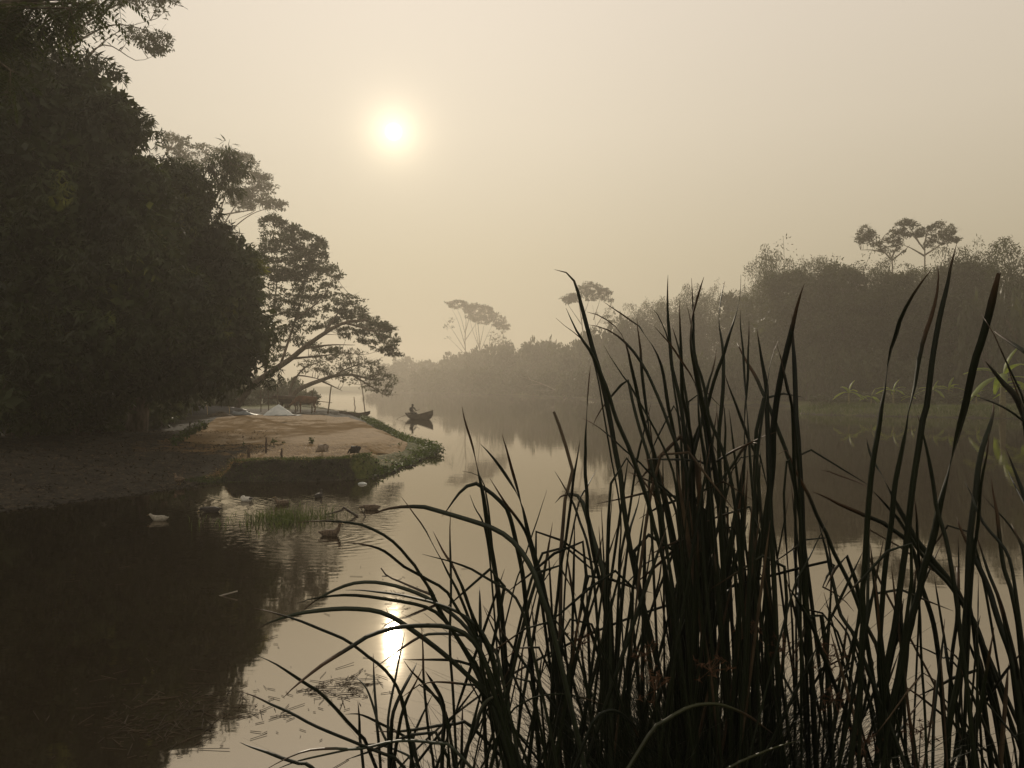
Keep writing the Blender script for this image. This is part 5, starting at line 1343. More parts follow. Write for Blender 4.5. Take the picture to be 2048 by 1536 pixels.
# floating bits of stalk and leaf
def debris():
    g = np.random.default_rng(4)
    px = np.concatenate([g.normal(390, 110, 220), g.normal(700, 28, 60), g.normal(640, 30, 50), g.uniform(100, 1000, 60), g.normal(300, 60, 120), g.normal(790, 18, 40)])
    py = np.concatenate([g.normal(1415, 30, 220), g.normal(1370, 14, 60), g.normal(1385, 12, 50), g.uniform(1080, 1540, 60), g.normal(1460, 22, 120), g.normal(1190, 20, 40)])
    k = (py > 1060) & (py < 1600); px, py = px[k], py[k]; d = EYE * F / (py - HZ)
    c = np.column_stack([(px - 1024) / F * d, d, np.full(len(px), 0.004)])
    a = g.uniform(-1.6, 1.6, len(px)); dr = np.column_stack([np.cos(a), np.sin(a), g.uniform(-0.01, 0.03, len(px))])
    L = 0.02 + 0.22 * g.uniform(0, 1, len(px)) ** 2.5; W = g.uniform(0.0015, 0.005, len(px))
    s = nrm(np.cross(dr, [0, 0, 1.0])) * (W / 2)[:, None]; e = c + dr * L[:, None]; up = np.array([0, 0, 1.0]) * 0.004
    v = np.stack([c - s, c + s, c + up, e - s, e + s, e + up], 1).reshape(-1, 3); i = np.arange(len(px))[:, None] * 6
    f = np.concatenate([i + np.array(q) for q in ([0, 1, 4, 3], [1, 2, 5, 4], [2, 0, 3, 5])])
    return mesh_data("floating_debris", v, f, M['litter'])
tag(obj("floating_debris", debris()), "bits of dry stalk and leaf floating on the near water", "debris", None, "stuff")

# ================================================================== CATTAILS IN FRONT
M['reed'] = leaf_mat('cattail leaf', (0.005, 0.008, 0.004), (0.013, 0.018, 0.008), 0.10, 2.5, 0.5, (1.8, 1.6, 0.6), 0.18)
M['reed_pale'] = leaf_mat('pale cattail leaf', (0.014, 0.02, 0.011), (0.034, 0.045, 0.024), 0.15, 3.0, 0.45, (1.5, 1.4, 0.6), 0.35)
M['reed_yellow'] = leaf_mat('yellowing cattail leaf', (0.016, 0.02, 0.008), (0.036, 0.041, 0.015), 0.2, 3.0, 0.45, (1.5, 1.4, 0.6), 0.4)

for nm_ in ('reed', 'reed_pale', 'reed_yellow'):           # dry brown tips, unevenly far down each leaf
    t_ = M[nm_].node_tree; b_ = t_.nodes["Principled BSDF"]
    old = b_.inputs['Base Color'].links[0].from_socket
    a_ = t_.nodes.new("ShaderNodeAttribute"); a_.attribute_name = "tip"
    m_ = t_.nodes.new("ShaderNodeMix"); m_.data_type = 'RGBA'
    t_.links.new(a_.outputs['Fac'], m_.inputs[0]); t_.links.new(old, m_.inputs[6]); m_.inputs[7].default_value = (0.055, 0.032, 0.016, 1)
    t_.links.new(m_.outputs[2], b_.inputs['Base Color'])
M['reed_dead'] = mat('dead cattail leaf', (0.03, 0.02, 0.011), (0.07, 0.048, 0.026), 8, 0.8)
REEDS = [
 ('cattail with the tip folded over left, the leftmost tall one of the central clump', 3.25, [
  (11.7, '', [1109,539,1126,543,1141,550,1152,571,1161,604,1169,634,1180,677,1189,710,1199,743,1212,799,1222,850,1232,910,1242,956,1245,994,1258,1083,1273,1159,1283,1210,1293,1270]),
  (10.2, '', [1132,616,1146,647,1159,672,1176,695,1189,716,1202,749,1217,787,1232,837,1258,896,1283,964,1298,1012,1309,1058,1324,1109,1334,1159]),
  (3.8, '', [1112,636,1136,657,1156,670,1168,685,1182,708,1189,728,1199,774,1207,825,1220,901,1225,931,1237,994,1242,1058,1237,1134,1242,1210]),
  (8.6, 't.2', [1181,729,1178,761,1175,794,1173,837,1171,875,1171,910,1170,943,1174,987,1175,1032,1187,1109,1199,1159,1212,1235]),
 ]),
 ('cattail with two leaves arching left below the folded tip, central clump', 3.05, [
  (9.1, 't.2', [1174,624,1194,629,1217,642,1234,656,1245,672,1255,698,1263,736,1272,774,1281,820,1296,870,1309,910,1321,969,1339,1045]),
  (8.1, '', [1174,649,1189,651,1212,658,1232,670,1242,677,1263,698,1281,723,1296,749,1316,794,1331,832,1347,875,1362,910,1372,943,1375,1032]),
  (7.6, '', [1185,853,1197,827,1215,802,1232,782,1253,760,1259,774,1267,812,1281,863,1296,910,1309,956,1324,1032]),
  (5.6, '', [1208,691,1217,708,1232,731,1245,751,1255,761,1273,794,1291,825,1309,858,1334,910,1349,956,1357,1032]),
  (5.1, '', [1166,837,1182,845,1202,858,1220,873,1237,888,1255,906,1273,918,1296,943,1334,982,1359,1007,1367,1058]),
 ]),
 ('cattail whose long leaf arches from upper left, second rank of the central clump', 3.4, [
  (8.6, 't.28', [1208,604,1222,614,1245,629,1263,642,1276,649,1286,665,1301,685,1314,708,1324,736,1330,769,1336,812,1342,837,1349,875,1354,910,1357,982]),
  (8.6, 't.6', [1274,637,1276,662,1281,698,1283,736,1287,774,1292,812,1296,842,1303,896,1316,956,1334,1032]),
  (6.1, '', [1302,807,1295,835,1286,870,1278,901,1270,943,1263,994,1255,1045,1242,1109,1237,1185]),
  (6.1, 't.3', [1302,614,1314,627,1324,647,1334,672,1339,698,1344,749,1354,812,1362,875,1364,931,1367,1007]),
 ]),
 ('straight upright cattail in the middle of the central clump', 3.3, [
  (9.1, '', [1336,550,1335,591,1336,634,1340,685,1344,736,1354,774,1364,825,1369,875,1372,910,1375,982]),
  (8.1, 't.4', [1309,653,1324,670,1342,690,1359,716,1369,731,1385,756,1395,784,1397,825,1401,863,1408,910,1418,994]),
  (8.6, '', [1359,600,1360,647,1362,698,1363,743,1364,787,1372,825,1382,875,1385,910,1387,982]),
  (7.1, '', [1342,647,1349,667,1357,695,1362,718,1367,761,1375,812,1380,875,1382,956]),
 ]),
 ("thick-leaved cattail with a forked top right of the central clump's middle", 3.0, [
  (8.6, '', [1383,556,1385,591,1387,634,1387,685,1392,723,1405,761,1413,799,1418,837,1433,870,1448,910,1466,982,1476,1083]),
  (11.7, 't.22', [1408,554,1400,578,1392,606,1385,629,1381,660,1381,685,1387,721,1395,754,1402,794,1413,837,1420,888,1425,910,1435,982,1443,1083]),
  (6.6, '', [1373,606,1378,627,1382,642,1383,685,1388,736,1397,787,1408,850,1418,931]),
  (9.6, '', [1433,699,1428,731,1420,756,1413,782,1408,812,1402,850,1392,888,1380,943,1372,1007]),
 ]),
 ('cattail with two twisted leaves crossing in an X, right of the central clump', 3.35, [
  (9.1, 't.15', [1450,562,1443,591,1439,622,1438,647,1443,677,1447,710,1447,743,1446,779,1442,825,1438,863,1438,910,1441,982,1446,1083]),
  (8.6, 't.13', [1482,549,1481,583,1476,614,1468,642,1458,672,1446,713,1435,741,1423,779,1413,820,1395,863,1385,896,1382,982]),
  (7.6, '', [1446,799,1449,825,1451,863,1449,910,1451,956,1448,1032,1456,1109,1461,1185]),
  (8.1, '', [1449,746,1458,774,1471,807,1486,848,1501,888,1512,910,1517,969,1522,1032,1532,1109]),
 ]),
 ('cattail with paired narrow leaves, right side of the central clump', 3.5, [
  (6.6, 't.5', [1481,619,1481,652,1486,698,1488,736,1491,787,1494,825,1496,850,1501,931,1509,1032]),
  (6.6, 't.5', [1498,637,1498,672,1496,710,1496,749,1493,787,1489,837,1489,910,1486,982,1486,1083]),
  (9.1, '', [1474,685,1481,700,1496,728,1512,754,1524,782,1534,804,1545,830,1557,863,1575,910,1583,943,1598,1020]),
  (6.6, '', [1552,864,1527,873,1507,883,1474,898,1456,908,1435,923,1418,946]),
  (7.1, 'p', [1526,890,1512,886,1499,887,1486,897,1471,921,1456,943,1435,969,1420,994,1410,1032]),
 ]),
 ('tall sturdy cattail leaning right at the right end of the central clump', 2.9, [
  (14.8, '', [1609,567,1598,599,1589,635,1578,683,1565,737,1557,779,1550,825,1546,870,1545,931,1537,1007,1532,1109,1537,1210]),
  (11.7, '', [1514,658,1518,685,1524,723,1529,749,1533,774,1534,825,1536,875,1537,918,1540,1007,1545,1109,1550,1210]),
  (7.1, 't.3', [1559,677,1550,698,1540,731,1536,756,1532,794,1524,837,1517,888,1512,943]),
  (5.6, '', [1552,685,1560,710,1566,736,1573,761,1583,812,1590,850,1595,901,1599,956,1600,1083]),
 ]),
 ('dark upright cattail pillar between the central clump and the right-hand cattails', 3.05, [
  (12.9, '', [1584,628,1586,683,1589,730,1591,790,1592,833,1596,878,1599,937,1603,997,1605,1068,1610,1140,1611,1196,1615,1241,1622,1337]),
  (7.1, '', [1561,709,1567,742,1574,778,1584,814,1589,949,1599,1021,1603,1092,1605,1164,1608,1218]),
  (9.5, '', [1555,909,1574,901,1589,937,1605,968,1620,997,1636,1037,1651,1064,1667,1104,1684,1137,1703,1176,1715,1206,1727,1241,1746,1277,1763,1313,1770,1349]),
  (9.1, '', [1636,1040,1643,1068,1653,1104,1660,1140,1670,1183,1679,1225,1693,1249,1713,1284]),
  (5.2, '', [1655,1040,1641,1068,1627,1097,1615,1121,1598,1152,1584,1187]),
  (9.5, '', [1584,1087,1591,1128,1598,1176,1596,1206,1601,1289,1608,1384]),
  (10.0, '', [1574,1170,1591,1194,1608,1222,1627,1258,1641,1299,1655,1332,1667,1365,1684,1408,1698,1444]),
 ]),
 ('cattail with the tallest straight leaf of the right-hand group', 2.75, [
  (13.8, '', [1914,487,1903,528,1894,575,1882,623,1872,675,1865,718,1859,766,1853,814,1845,842,1838,890,1829,944,1822,997,1817,1044,1813,1080,1808,1116,1801,1164,1789,1253,1779,1301,1770,1361]),
  (6.7, '', [1829,997,1833,1033,1834,1068,1836,1104,1839,1152,1827,1241,1810,1313]),
  (10.0, '', [1835,830,1844,861,1853,897,1860,932,1867,973,1872,1013,1879,1037,1889,1068,1896,1099,1903,1140,1913,1206,1922,1289,1932,1361]),
 ]),
 ('cattail with the wavering twisted leaf left in the right-hand group', 2.9, [
  (11.9, 't.22', [1865,536,1846,561,1829,585,1813,613,1801,637,1795,661,1786,685,1779,709,1774,742,1770,778,1763,814,1758,854,1748,909,1741,963,1735,1033,1732,1080,1728,1140,1724,1196,1727,1230,1722,1289,1720,1361,1713,1432,1703,1504]),
  (8.1, '', [1736,1056,1738,1092,1736,1140,1735,1187,1734,1230,1727,1289,1722,1384]),
  (7.1, '', [1748,1152,1751,1176,1755,1206,1758,1265,1763,1337,1767,1408]),
 ]),
 ('cattail with a slim twisted leaf next to the tallest one, right-hand group', 3.0, [
  (11.4, 't.3', [1876,528,1877,563,1872,599,1860,642,1848,675,1839,714,1833,749,1827,785,1817,821,1813,854,1801,913,1789,973,1784,1033,1779,1068,1772,1116,1767,1164,1765,1194,1760,1265,1758,1337,1765,1408,1770,1504]),
  (7.1, '', [1807,1196,1801,1237,1791,1284,1782,1325,1774,1361,1770,1408]),
 ]),
 ('cattail with a broken blunt tip near the right edge', 2.7, [
  (15.3, 'bt.42', [1998,546,1989,582,1977,633,1963,683,1951,718,1941,761,1934,795,1925,833,1920,849,1908,897,1894,954,1879,1011,1870,1059,1858,1104,1846,1140,1839,1182,1822,1237,1810,1284,1801,1337,1789,1384,1782,1432]),
  (5.7, '', [1839,1194,1840,1241,1841,1289,1844,1349,1848,1408,1851,1480]),
  (5.7, '', [1809,1384,1815,1415,1822,1449,1830,1496]),
 ]),
 ('cattail leaning in from the right edge with broad red-tipped leaves', 2.4, [
  (11.9, '', [1988,662,2001,671,2025,687,2048,702,2072,721,2099,749,2118,802]),
  (5.7, '', [1964,629,1975,647,1987,666,1998,690,2008,714,2027,754,2051,814]),
  (14.3, '', [1971,723,1987,742,2008,768,2027,787,2041,814,2051,845,2056,901,2060,997]),
  (8.1, '', [2012,723,2020,747,2029,771,2039,797,2046,826,2051,878]),
  (5.7, '', [1947,792,1965,797,1987,805,2006,814,2022,823,2041,840,2056,866]),
  (13.3, '', [2010,894,2020,918,2032,949,2048,992,2060,1033,2072,1116]),
  (6.2, '', [2015,940,2027,966,2048,1006,2063,1044,2075,1116]),
 ]),
 ('stout cattail with a knife-like leaf rising low at the right side', 2.85, [
  (13.8, '', [1987,802,1987,818,1984,837,1975,866,1965,894,1956,937,1951,985,1944,1033,1939,1080,1936,1140,1934,1194,1929,1253,1925,1301,1913,1373,1898,1444,1894,1504]),
  (8.1, '', [1977,866,1975,901,1965,949,1960,983,1956,1044,1946,1116,1939,1218]),
  (8.6, '', [1929,963,1944,992,1951,1013,1965,1044,1984,1068,2001,1087,2018,1116,2032,1194]),
  (7.1, '', [1889,1237,1884,1289,1875,1361,1867,1432,1865,1504]),
 ]),
 ('cattail with two leaves reaching far left across the calm water, right-hand group', 3.1, [
  (8.6, 't.24', [1642,940,1660,944,1684,953,1708,961,1727,969,1743,980,1760,997,1774,1013,1794,1035,1808,1056,1820,1073,1834,1097,1853,1121,1870,1140,1894,1164,1932,1218,1951,1253]),
  (10.5, '', [1624,983,1651,994,1679,1009,1708,1021,1734,1033,1763,1044,1784,1059,1805,1073,1820,1087,1827,1106,1834,1128,1839,1164,1846,1182,1865,1241,1875,1301,1879,1337]),
  (13.3, 't.2', [1733,873,1736,894,1746,921,1763,949,1777,978,1794,1011,1813,1044,1829,1075,1848,1099,1867,1123,1894,1156,1913,1184,1932,1218,1951,1253,1970,1313]),
  (8.6, 'b', [1914,1134,1915,1164,1913,1196,1913,1241,1903,1313,1898,1408]),
 ]),
 ('cattail with crossing leaves low at the right edge', 2.95, [
  (10.5, '', [1982,956,1987,992,1994,1028,1998,1068,2003,1111,2008,1140,2018,1168,2022,1182,2032,1230,2039,1289]),
  (5.7, '', [1963,987,1977,1004,2001,1030,2020,1052,2037,1078,2048,1094,2065,1128]),
  (13.8, '', [1913,1033,1920,1056,1934,1085,1946,1111,1963,1145,1979,1183,1989,1218,2003,1261,2018,1301,2027,1337,2037,1408]),
  (8.6, '', [1950,1064,1958,1087,1967,1116,1977,1147,1989,1176,1996,1194,2008,1241,2020,1313]),
  (9.5, '', [2022,1047,2032,1068,2046,1104,2051,1164,2056,1218]),
  (9.5, '', [1989,1170,2001,1206,2013,1253,2025,1301,2037,1356,2046,1408]),
  (7.1, '', [2046,1299,2027,1323,2008,1346,1989,1375,1965,1413,1941,1456,1913,1504]),
 ]),
 ('short cattail with criss-crossing leaves at the lower right', 3.15, [
  (5.2, '', [1798,1278,1822,1287,1846,1296,1870,1307,1894,1320,1917,1337]),
  (4.8, '', [1960,1231,1953,1265,1951,1301,1946,1361,1941,1432]),
  (8.6, '', [1932,1270,1946,1308,1965,1349,1984,1396,1998,1456]),
  (8.1, '', [1920,1337,1936,1373,1953,1413,1970,1456,1989,1504]),
  (6.7, '', [1779,1353,1810,1373,1841,1394,1867,1415,1894,1437,1929,1465,1960,1492,1989,1523]),
  (4.8, '', [1851,1361,1870,1380,1894,1404,1917,1430,1936,1456]),
  (6.2, '', [1956,1303,1965,1337,1975,1384,1989,1444]),
  (5.7, '', [1859,1382,1841,1401,1822,1425,1803,1456,1789,1485]),
 ]),
 ('short cattail with grassy side leaves at the foot of the dark pillar', 3.2, [
  (6.2, '', [1648,1206,1662,1225,1682,1249,1696,1270,1705,1303,1715,1332,1727,1373,1741,1420]),
  (7.1, '', [1707,1222,1689,1201,1667,1184,1643,1170,1660,1140,1631,1128]),
  (5.7, '', [1703,1350,1702,1384,1698,1423,1701,1468]),
  (5.7, '', [1717,1300,1693,1311,1672,1323,1651,1334,1636,1351]),
  (7.1, '', [1727,1332,1741,1361,1758,1396,1770,1444,1789,1504]),
 ]),
 ('cattail with a pale curled leaf tip left of the central clump', 3.0, [
  (13.7, 'p', [1110,1006,1123,992,1141,987,1156,992,1166,1007,1174,1032,1182,1063,1194,1103,1207,1147,1215,1210,1217,1270]),
  (7.6, '', [1160,880,1154,918,1147,956,1143,994,1138,1032,1131,1083,1121,1134,1116,1185,1110,1235,1108,1270]),
  (6.6, '', [1110,943,1121,961,1133,982,1149,1012,1161,1048,1171,1073,1179,1109,1187,1159,1192,1210]),
  (4.6, '', [1193,940,1182,959,1174,974,1161,994,1154,1020,1146,1058,1136,1109,1131,1159,1128,1210]),
  (5.1, 't.7', [1225,988,1222,1022,1219,1058,1218,1109,1217,1185]),
  (6.1, 'b', [1216,1074,1216,1109,1216,1159,1215,1210]),
 ]),
 ('low cattail with a leaf bent flat like a bridge in the central clump', 3.2, [
  (5.6, '', [1288,919,1309,918,1334,919,1359,919,1385,921,1410,927,1418,956,1413,1032]),
  (7.1, '', [1256,943,1273,951,1296,961,1314,970,1334,987,1349,1012,1357,1058]),
  (6.6, '', [1281,979,1276,1007,1268,1032,1260,1058,1255,1096,1248,1159]),
  (3.6, '', [1118,1116,1105,1134,1093,1154,1080,1172,1070,1197]),
  (6.6, 'p', [1311,891,1306,910,1301,936,1298,982,1303,1058]),
 ]),
 ('tall cattail left of the clump with one leaf reaching highest over open water', 3.1, [
  (11.2, 't.22', [924,813,930,843,943,884,950,914,958,952,966,988,972,1029,978,1074,986,1117,996,1181,1003,1222,1011,1324]),
  (11.7, 't.35', [961,888,981,909,1001,935,1016,957,1032,983,1044,1011,1051,1041,1057,1069,1067,1105,1077,1143,1087,1181,1097,1235]),
  (8.6, 't.5', [1004,869,1014,902,1024,940,1034,975,1043,1011,1052,1049,1065,1092,1077,1138,1090,1186]),
  (4.1, '', [1094,980,1082,1016,1075,1039,1065,1067,1054,1100,1042,1138,1027,1181]),
  (4.6, '', [924,942,940,945,955,949,966,962,973,993,981,1054]),
 ]),
 ('cattail with a leaf arched over like a hook left of the clump', 2.95, [
  (11.2, '', [883,1034,897,1016,915,990,933,973,948,966,963,973,981,985,999,1001,1014,1018,1024,1049,1032,1084,1042,1130,1049,1181]),
  (7.6, '', [980,957,996,983,1014,1011,1032,1034,1047,1056,1057,1079,1070,1130,1080,1181]),
  (4.6, '', [940,990,950,1016,961,1034,968,1051,976,1092,983,1155]),
  (6.6, '', [902,1018,900,1049,900,1079,901,1117,902,1155,902,1190,901,1222,900,1298,907,1400]),
 ]),
 ('cattail with a long leaf bowing left toward the driftwood', 2.85, [
  (12.2, 'p', [737,1031,757,1023,783,1016,816,1013,849,1014,874,1021,905,1030,935,1039,966,1049,991,1059,1016,1074,1037,1095,1054,1120,1070,1150,1082,1190,1102,1248]),
  (7.1, 't.35', [803,994,816,1011,829,1029,844,1049,856,1069,869,1095,882,1117,897,1148,915,1181,937,1235,957,1298]),
  (7.1, '', [866,1062,877,1084,889,1107,902,1125,915,1153,928,1181,945,1235,962,1311]),
 ]),
 ('cattail with leaves bowing far left over the swimming duck', 2.75, [
  (7.6, '', [595,1045,625,1042,663,1042,696,1045,722,1049,747,1059,773,1073,796,1092,813,1112,829,1130,844,1155,862,1181,879,1217,901,1255,922,1288,945,1329,967,1375]),
  (7.1, '', [693,1086,714,1087,742,1092,765,1100,785,1114,808,1133,836,1148,862,1163,892,1181,917,1222,950,1273]),
  (7.6, '', [845,1108,867,1114,892,1120,917,1128,943,1138,968,1153,994,1168,1019,1183,1039,1209,1059,1273]),
 ]),
 ("low cattail with flat arching leaves reaching left above the sun's reflection", 2.7, [
  (9.1, 'p', [599,1227,620,1209,645,1192,678,1176,709,1166,747,1164,785,1170,815,1179,848,1192,876,1209,907,1230,937,1260,962,1303,983,1375]),
  (7.6, '', [691,1180,721,1180,759,1184,797,1189,835,1197,874,1207,912,1222,950,1248,978,1288,995,1349]),
  (8.1, '', [594,1207,620,1198,653,1193,683,1190,721,1191,759,1196,797,1202,835,1209,866,1220,891,1242,912,1270,937,1308,962,1349]),
  (11.2, 'p', [513,1258,538,1245,569,1234,607,1225,645,1220,683,1217,721,1218,754,1222,785,1234,815,1253,843,1273,876,1298,907,1324,937,1352,962,1380]),
 ]),
 ("low cattail with a broad leaf crossing in front of the sun's reflection", 2.6, [
  (7.6, '', [508,1216,536,1222,564,1230,594,1239,622,1250,653,1263,683,1275,709,1291,734,1311,759,1329,777,1347,792,1369,805,1400,815,1451]),
  (11.2, '', [568,1394,587,1375,615,1352,645,1329,673,1311,703,1293,734,1273,764,1262,797,1254,835,1251,874,1251,899,1254,932,1268,957,1298,978,1349]),
  (7.6, 'p', [749,1336,772,1319,797,1301,823,1283,848,1270,874,1267,912,1268,950,1275,988,1298,1003,1349]),
  (6.6, '', [810,1263,805,1288,797,1324,790,1362,782,1400,776,1443,777,1489]),
 ]),
 ('lowest cattail with straight leaves slanting to the lower left', 2.6, [
  (8.1, '', [518,1312,549,1326,582,1347,612,1367,637,1382,658,1402,678,1423,698,1446,719,1468,739,1501]),
  (7.6, '', [480,1382,510,1392,543,1408,582,1425,620,1446,658,1463,698,1479,734,1494,772,1509,810,1536]),
  (10.2, '', [480,1484,505,1494,536,1504,569,1517,607,1529,637,1547]),
  (7.6, 'p', [526,1542,561,1522,594,1507,622,1499,670,1496,709,1498,747,1491,785,1482,835,1481,886,1489,924,1514]),
  (5.6, 'p', [543,1542,594,1522,658,1507,709,1496,747,1488,797,1501,835,1536]),
 ]),
 ('cattail shoots standing in the water near the bottom, left of the thicket', 2.7, [
  (6.1, '', [709,1353,724,1364,736,1382,747,1413,754,1438,764,1463,780,1496,792,1536]),
  (7.1, '', [747,1307,748,1349,750,1387,753,1425,754,1451,759,1501]),
  (9.1, '', [834,1325,823,1347,808,1375,795,1402,785,1433,782,1489]),
  (9.1, '', [846,1334,833,1362,818,1390,808,1415,797,1463]),
  (7.6, '', [808,1321,823,1342,843,1362,861,1382,876,1400,891,1425,901,1476]),
  (7.1, '', [691,1428,714,1427,734,1433,754,1443,780,1456,810,1474,828,1507]),
  (7.6, '', [716,1402,719,1438,720,1476,725,1514]),
  (6.6, '', [843,1248,846,1298,847,1349,851,1400,856,1451,863,1501,868,1536]),
 ]),
 ('dense low cattail at the left foot of the thicket', 2.8, [
  (7.1, '', [806,1319,835,1319,874,1319,912,1321,950,1334,975,1364]),
  (8.1, '', [749,1462,797,1462,848,1456,886,1449,924,1448,957,1466]),
  (10.2, 'p', [998,1388,975,1400,962,1420,952,1451,940,1481,929,1514]),
  (10.2, '', [851,1342,868,1369,884,1400,889,1438,886,1476,884,1536]),
  (8.6, '', [795,1369,802,1400,813,1438,823,1476,833,1514]),
  (7.1, '', [866,1387,853,1413,841,1438,828,1471,823,1514]),
  (6.1, '', [833,1372,861,1364,891,1364,932,1369,962,1382]),
  (9.1, '', [959,1174,960,1209,961,1273,962,1324,967,1400]),
  (9.6, '', [912,1146,927,1184,945,1230,962,1268,978,1303,990,1349]),
  (10.2, '', [843,1146,856,1176,876,1217,901,1255,922,1288,945,1329,967,1375,985,1413]),
 ]),
 ('cattail with a pale yellow-green leaf drooping right at the bottom centre', 2.5, [
  (9.1, 'y', [1545,1466,1524,1451,1499,1433,1468,1418,1435,1408,1397,1409,1364,1420,1324,1446,1288,1484]),
  (7.6, 'y', [1600,1479,1550,1494,1512,1509,1481,1522,1446,1542,1410,1567]),
  (8.6, '', [1278,1476,1268,1456,1255,1438,1242,1427,1222,1420,1197,1430,1176,1466]),
  (4.6, '', [1207,1408,1169,1396,1131,1388,1080,1391,1039,1410,1009,1446]),
 ]),
]
def leaf_ribbon(pts, w, twist_at=None, blunt=False, n=26, seed=0, wave=0.0):
    """cattail leaf: tip first; lens-shaped section with a keel, tapering to the tip, turning edge-on at twist_at"""
    g = random.Random(seed)
    sp = spline(pts, n)
    mb = MB(); rings = []
    ph = g.uniform(-0.25, 0.25); sgn = g.choice((-1, 1))
    for i in range(n):
        s = i / (n - 1)
        p = Vector(sp[i]); t = Vector(sp[min(i + 1, n - 1)] - sp[max(i - 1, 0)]).normalized()
        view = Vector((p.x, p.y, p.z - EYE)).normalized()
        side = t.cross(view)
        side = side.normalized() if side.length > 1e-4 else Vector((1, 0, 0))
        nor = side.cross(t).normalized()
        a = ph + sgn * 0.5 * (s - 0.5)
        if twist_at is not None:
            a = math.pi * (0.5 + 0.5 * math.tanh((s - twist_at) * 16)) * sgn + ph * 0.4
        wv = side * math.cos(a) + nor * math.sin(a); th = nor * math.cos(a) - side * math.sin(a)
        tip = (0.5 + 0.5 * min(1, s / 0.03)) if blunt else min(1.0, (s / 0.075) ** 0.65) * (0.78 + 0.22 * min(1, s / 0.22))
        ww = max(w * tip, 0.0012) * 0.5
        tk = max(0.0035 * min(1, s * 2.5 + 0.15), 0.0008) * (1 + 2.2 * max(0, s - 0.7))
        rings.append([p + wv * ww, p + wv * ww * 0.35 + th * tk, p - wv * ww * 0.35 + th * tk, p - wv * ww, p - th * tk * 0.9])
    mb.loft(rings)
    brown = g.choice((0.0, 0.02, 0.04, 0.06, 0.10))
    mb.tip = [max(0.0, min(1.0, (brown - i / (n - 1)) / 0.02)) for i in range(n) for _ in range(5)]
    return mb

def build_leaf(mb, m, root, base):
    o = mb.build("leaf", M[m], root, True); o.location = -base
    at = o.data.attributes.new("tip", 'FLOAT', 'POINT')
    if len(at.data) == len(mb.tip): at.data.foreach_set("value", np.array(mb.tip, dtype=np.float32))

seed = 0
for label, d, blades in REEDS:
    roots, made = [], []
    for (w, fl, q) in blades:
        seed += 1; g = random.Random(seed * 13 + 5)
        dd = d + g.uniform(-0.22, 0.22)
        px = list(zip(q[0::2], q[1::2])); n = len(px)
        tilt = g.uniform(-0.35, 0.35)                        # tips lean toward or away from the viewer
        pts = []
        for i, (x, y) in enumerate(px):
            s = i / (n - 1)
            pts.append(P(x, y, dd + tilt * (1 - s) ** 1.5 + 0.05 * math.sin(3 * s + seed)))
        # carry the leaf on down to the mud
        a, b = pts[-2], pts[-1]
        dirn = (b - a).normalized(); dirn = (dirn * 0.9 + Vector((0, 0, -1)) * 0.25).normalized()
        if dirn.z > -0.3: dirn.z = -0.3; dirn.normalize()
        zr = -0.08
        steps = max(2, int((b.z - zr) / 0.35))
        for k in range(1, steps + 1):
            dirn = (dirn * 0.92 + Vector((0, 0, -0.12))).normalized()
            c = pts[-1] + dirn * ((pts[-1].z - zr) / max(0.3, -dirn.z) / (steps - k + 1))
            pts.append(c)
        tw = float(fl.split('t')[1]) if 't' in fl else None
        if tw is not None:
            L = np.concatenate([[0], np.cumsum([(pts[i + 1] - pts[i]).length for i in range(len(pts) - 1)])])
            tw = tw * L[n - 1] / L[-1]
        w_m = max(w, 4.0) / F * dd * 0.86
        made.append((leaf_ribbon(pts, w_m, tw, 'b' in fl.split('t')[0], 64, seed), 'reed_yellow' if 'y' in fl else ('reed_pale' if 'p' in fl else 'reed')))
        roots.append(pts[-1])
    base = sum(roots, Vector((0, 0, 0))) / len(roots); base.z = -0.05
    root = empty("cattail_plant", base); tag(root, label, "cattail", "cattails in the foreground")
    for mb, m in made:
        build_leaf(mb, m, root, base)

# more of the same clump: shorter leaves that fill its heart
def fill_plant(label, px0, px1, top0, top1, d0, d1, n, seed, fan=0.25, wpx=(6, 13)):
    g = random.Random(seed); made = []; roots = []
    for i in range(n):
        d = g.uniform(d0, d1); x = g.uniform(px0, px1); top = g.uniform(top0, top1)
        a = P(x, top, d); zb = -0.06
        lean = g.gauss(0, fan)
        b = Vector((a.x - lean * (a.z - zb) * 0.6, d + g.uniform(-0.15, 0.15), zb))
        mid = (a + b) / 2 + Vector((g.uniform(-0.06, 0.06) - lean * 0.12, g.uniform(-0.05, 0.05), 0))
        pts = [a, a * 0.66 + b * 0.34 + (mid - (a + b) / 2) * 0.8, mid, b]
        if g.random() < 0.25:
            kn = a; tipdir = Vector((g.choice((-1, 1)) * g.uniform(0.1, 0.35), g.uniform(-0.2, 0.2), g.uniform(-0.25, 0.08)))
            pts = [kn + tipdir] + pts
        made.append(leaf_ribbon(pts, g.uniform(*wpx) / F * d, g.uniform(0.1, 0.5) if g.random() < 0.35 else None, False, 20, seed * 77 + i)); roots.append(b)
    base = sum(roots, Vector((0, 0, 0))) / len(roots)
    root = empty("cattail_plant", base); tag(root, label, "cattail", "cattails in the foreground")
    for mb in made:
        build_leaf(mb, 'reed_dead' if random.random() < 0.09 else 'reed', root, base)
fill_plant("crowded dark cattail stems in the thickest heart of the central clump", 1320, 1425, 880, 1120, 2.9, 3.6, 22, 301, 0.14, (6, 12))
fill_plant("crowded dark cattail stems just right of the thickest heart", 1400, 1545, 930, 1200, 2.8, 3.6, 18, 302, 0.18, (5, 11))
fill_plant("crowded dark cattail stems just left of the thickest heart", 1180, 1340, 1000, 1250, 2.8, 3.6, 15, 303, 0.2, (5, 10))
fill_plant("low tangle of cattail leaves left of the clump's foot", 960, 1190, 1120, 1400, 2.6, 3.3, 15, 304, 0.4, (4, 9))
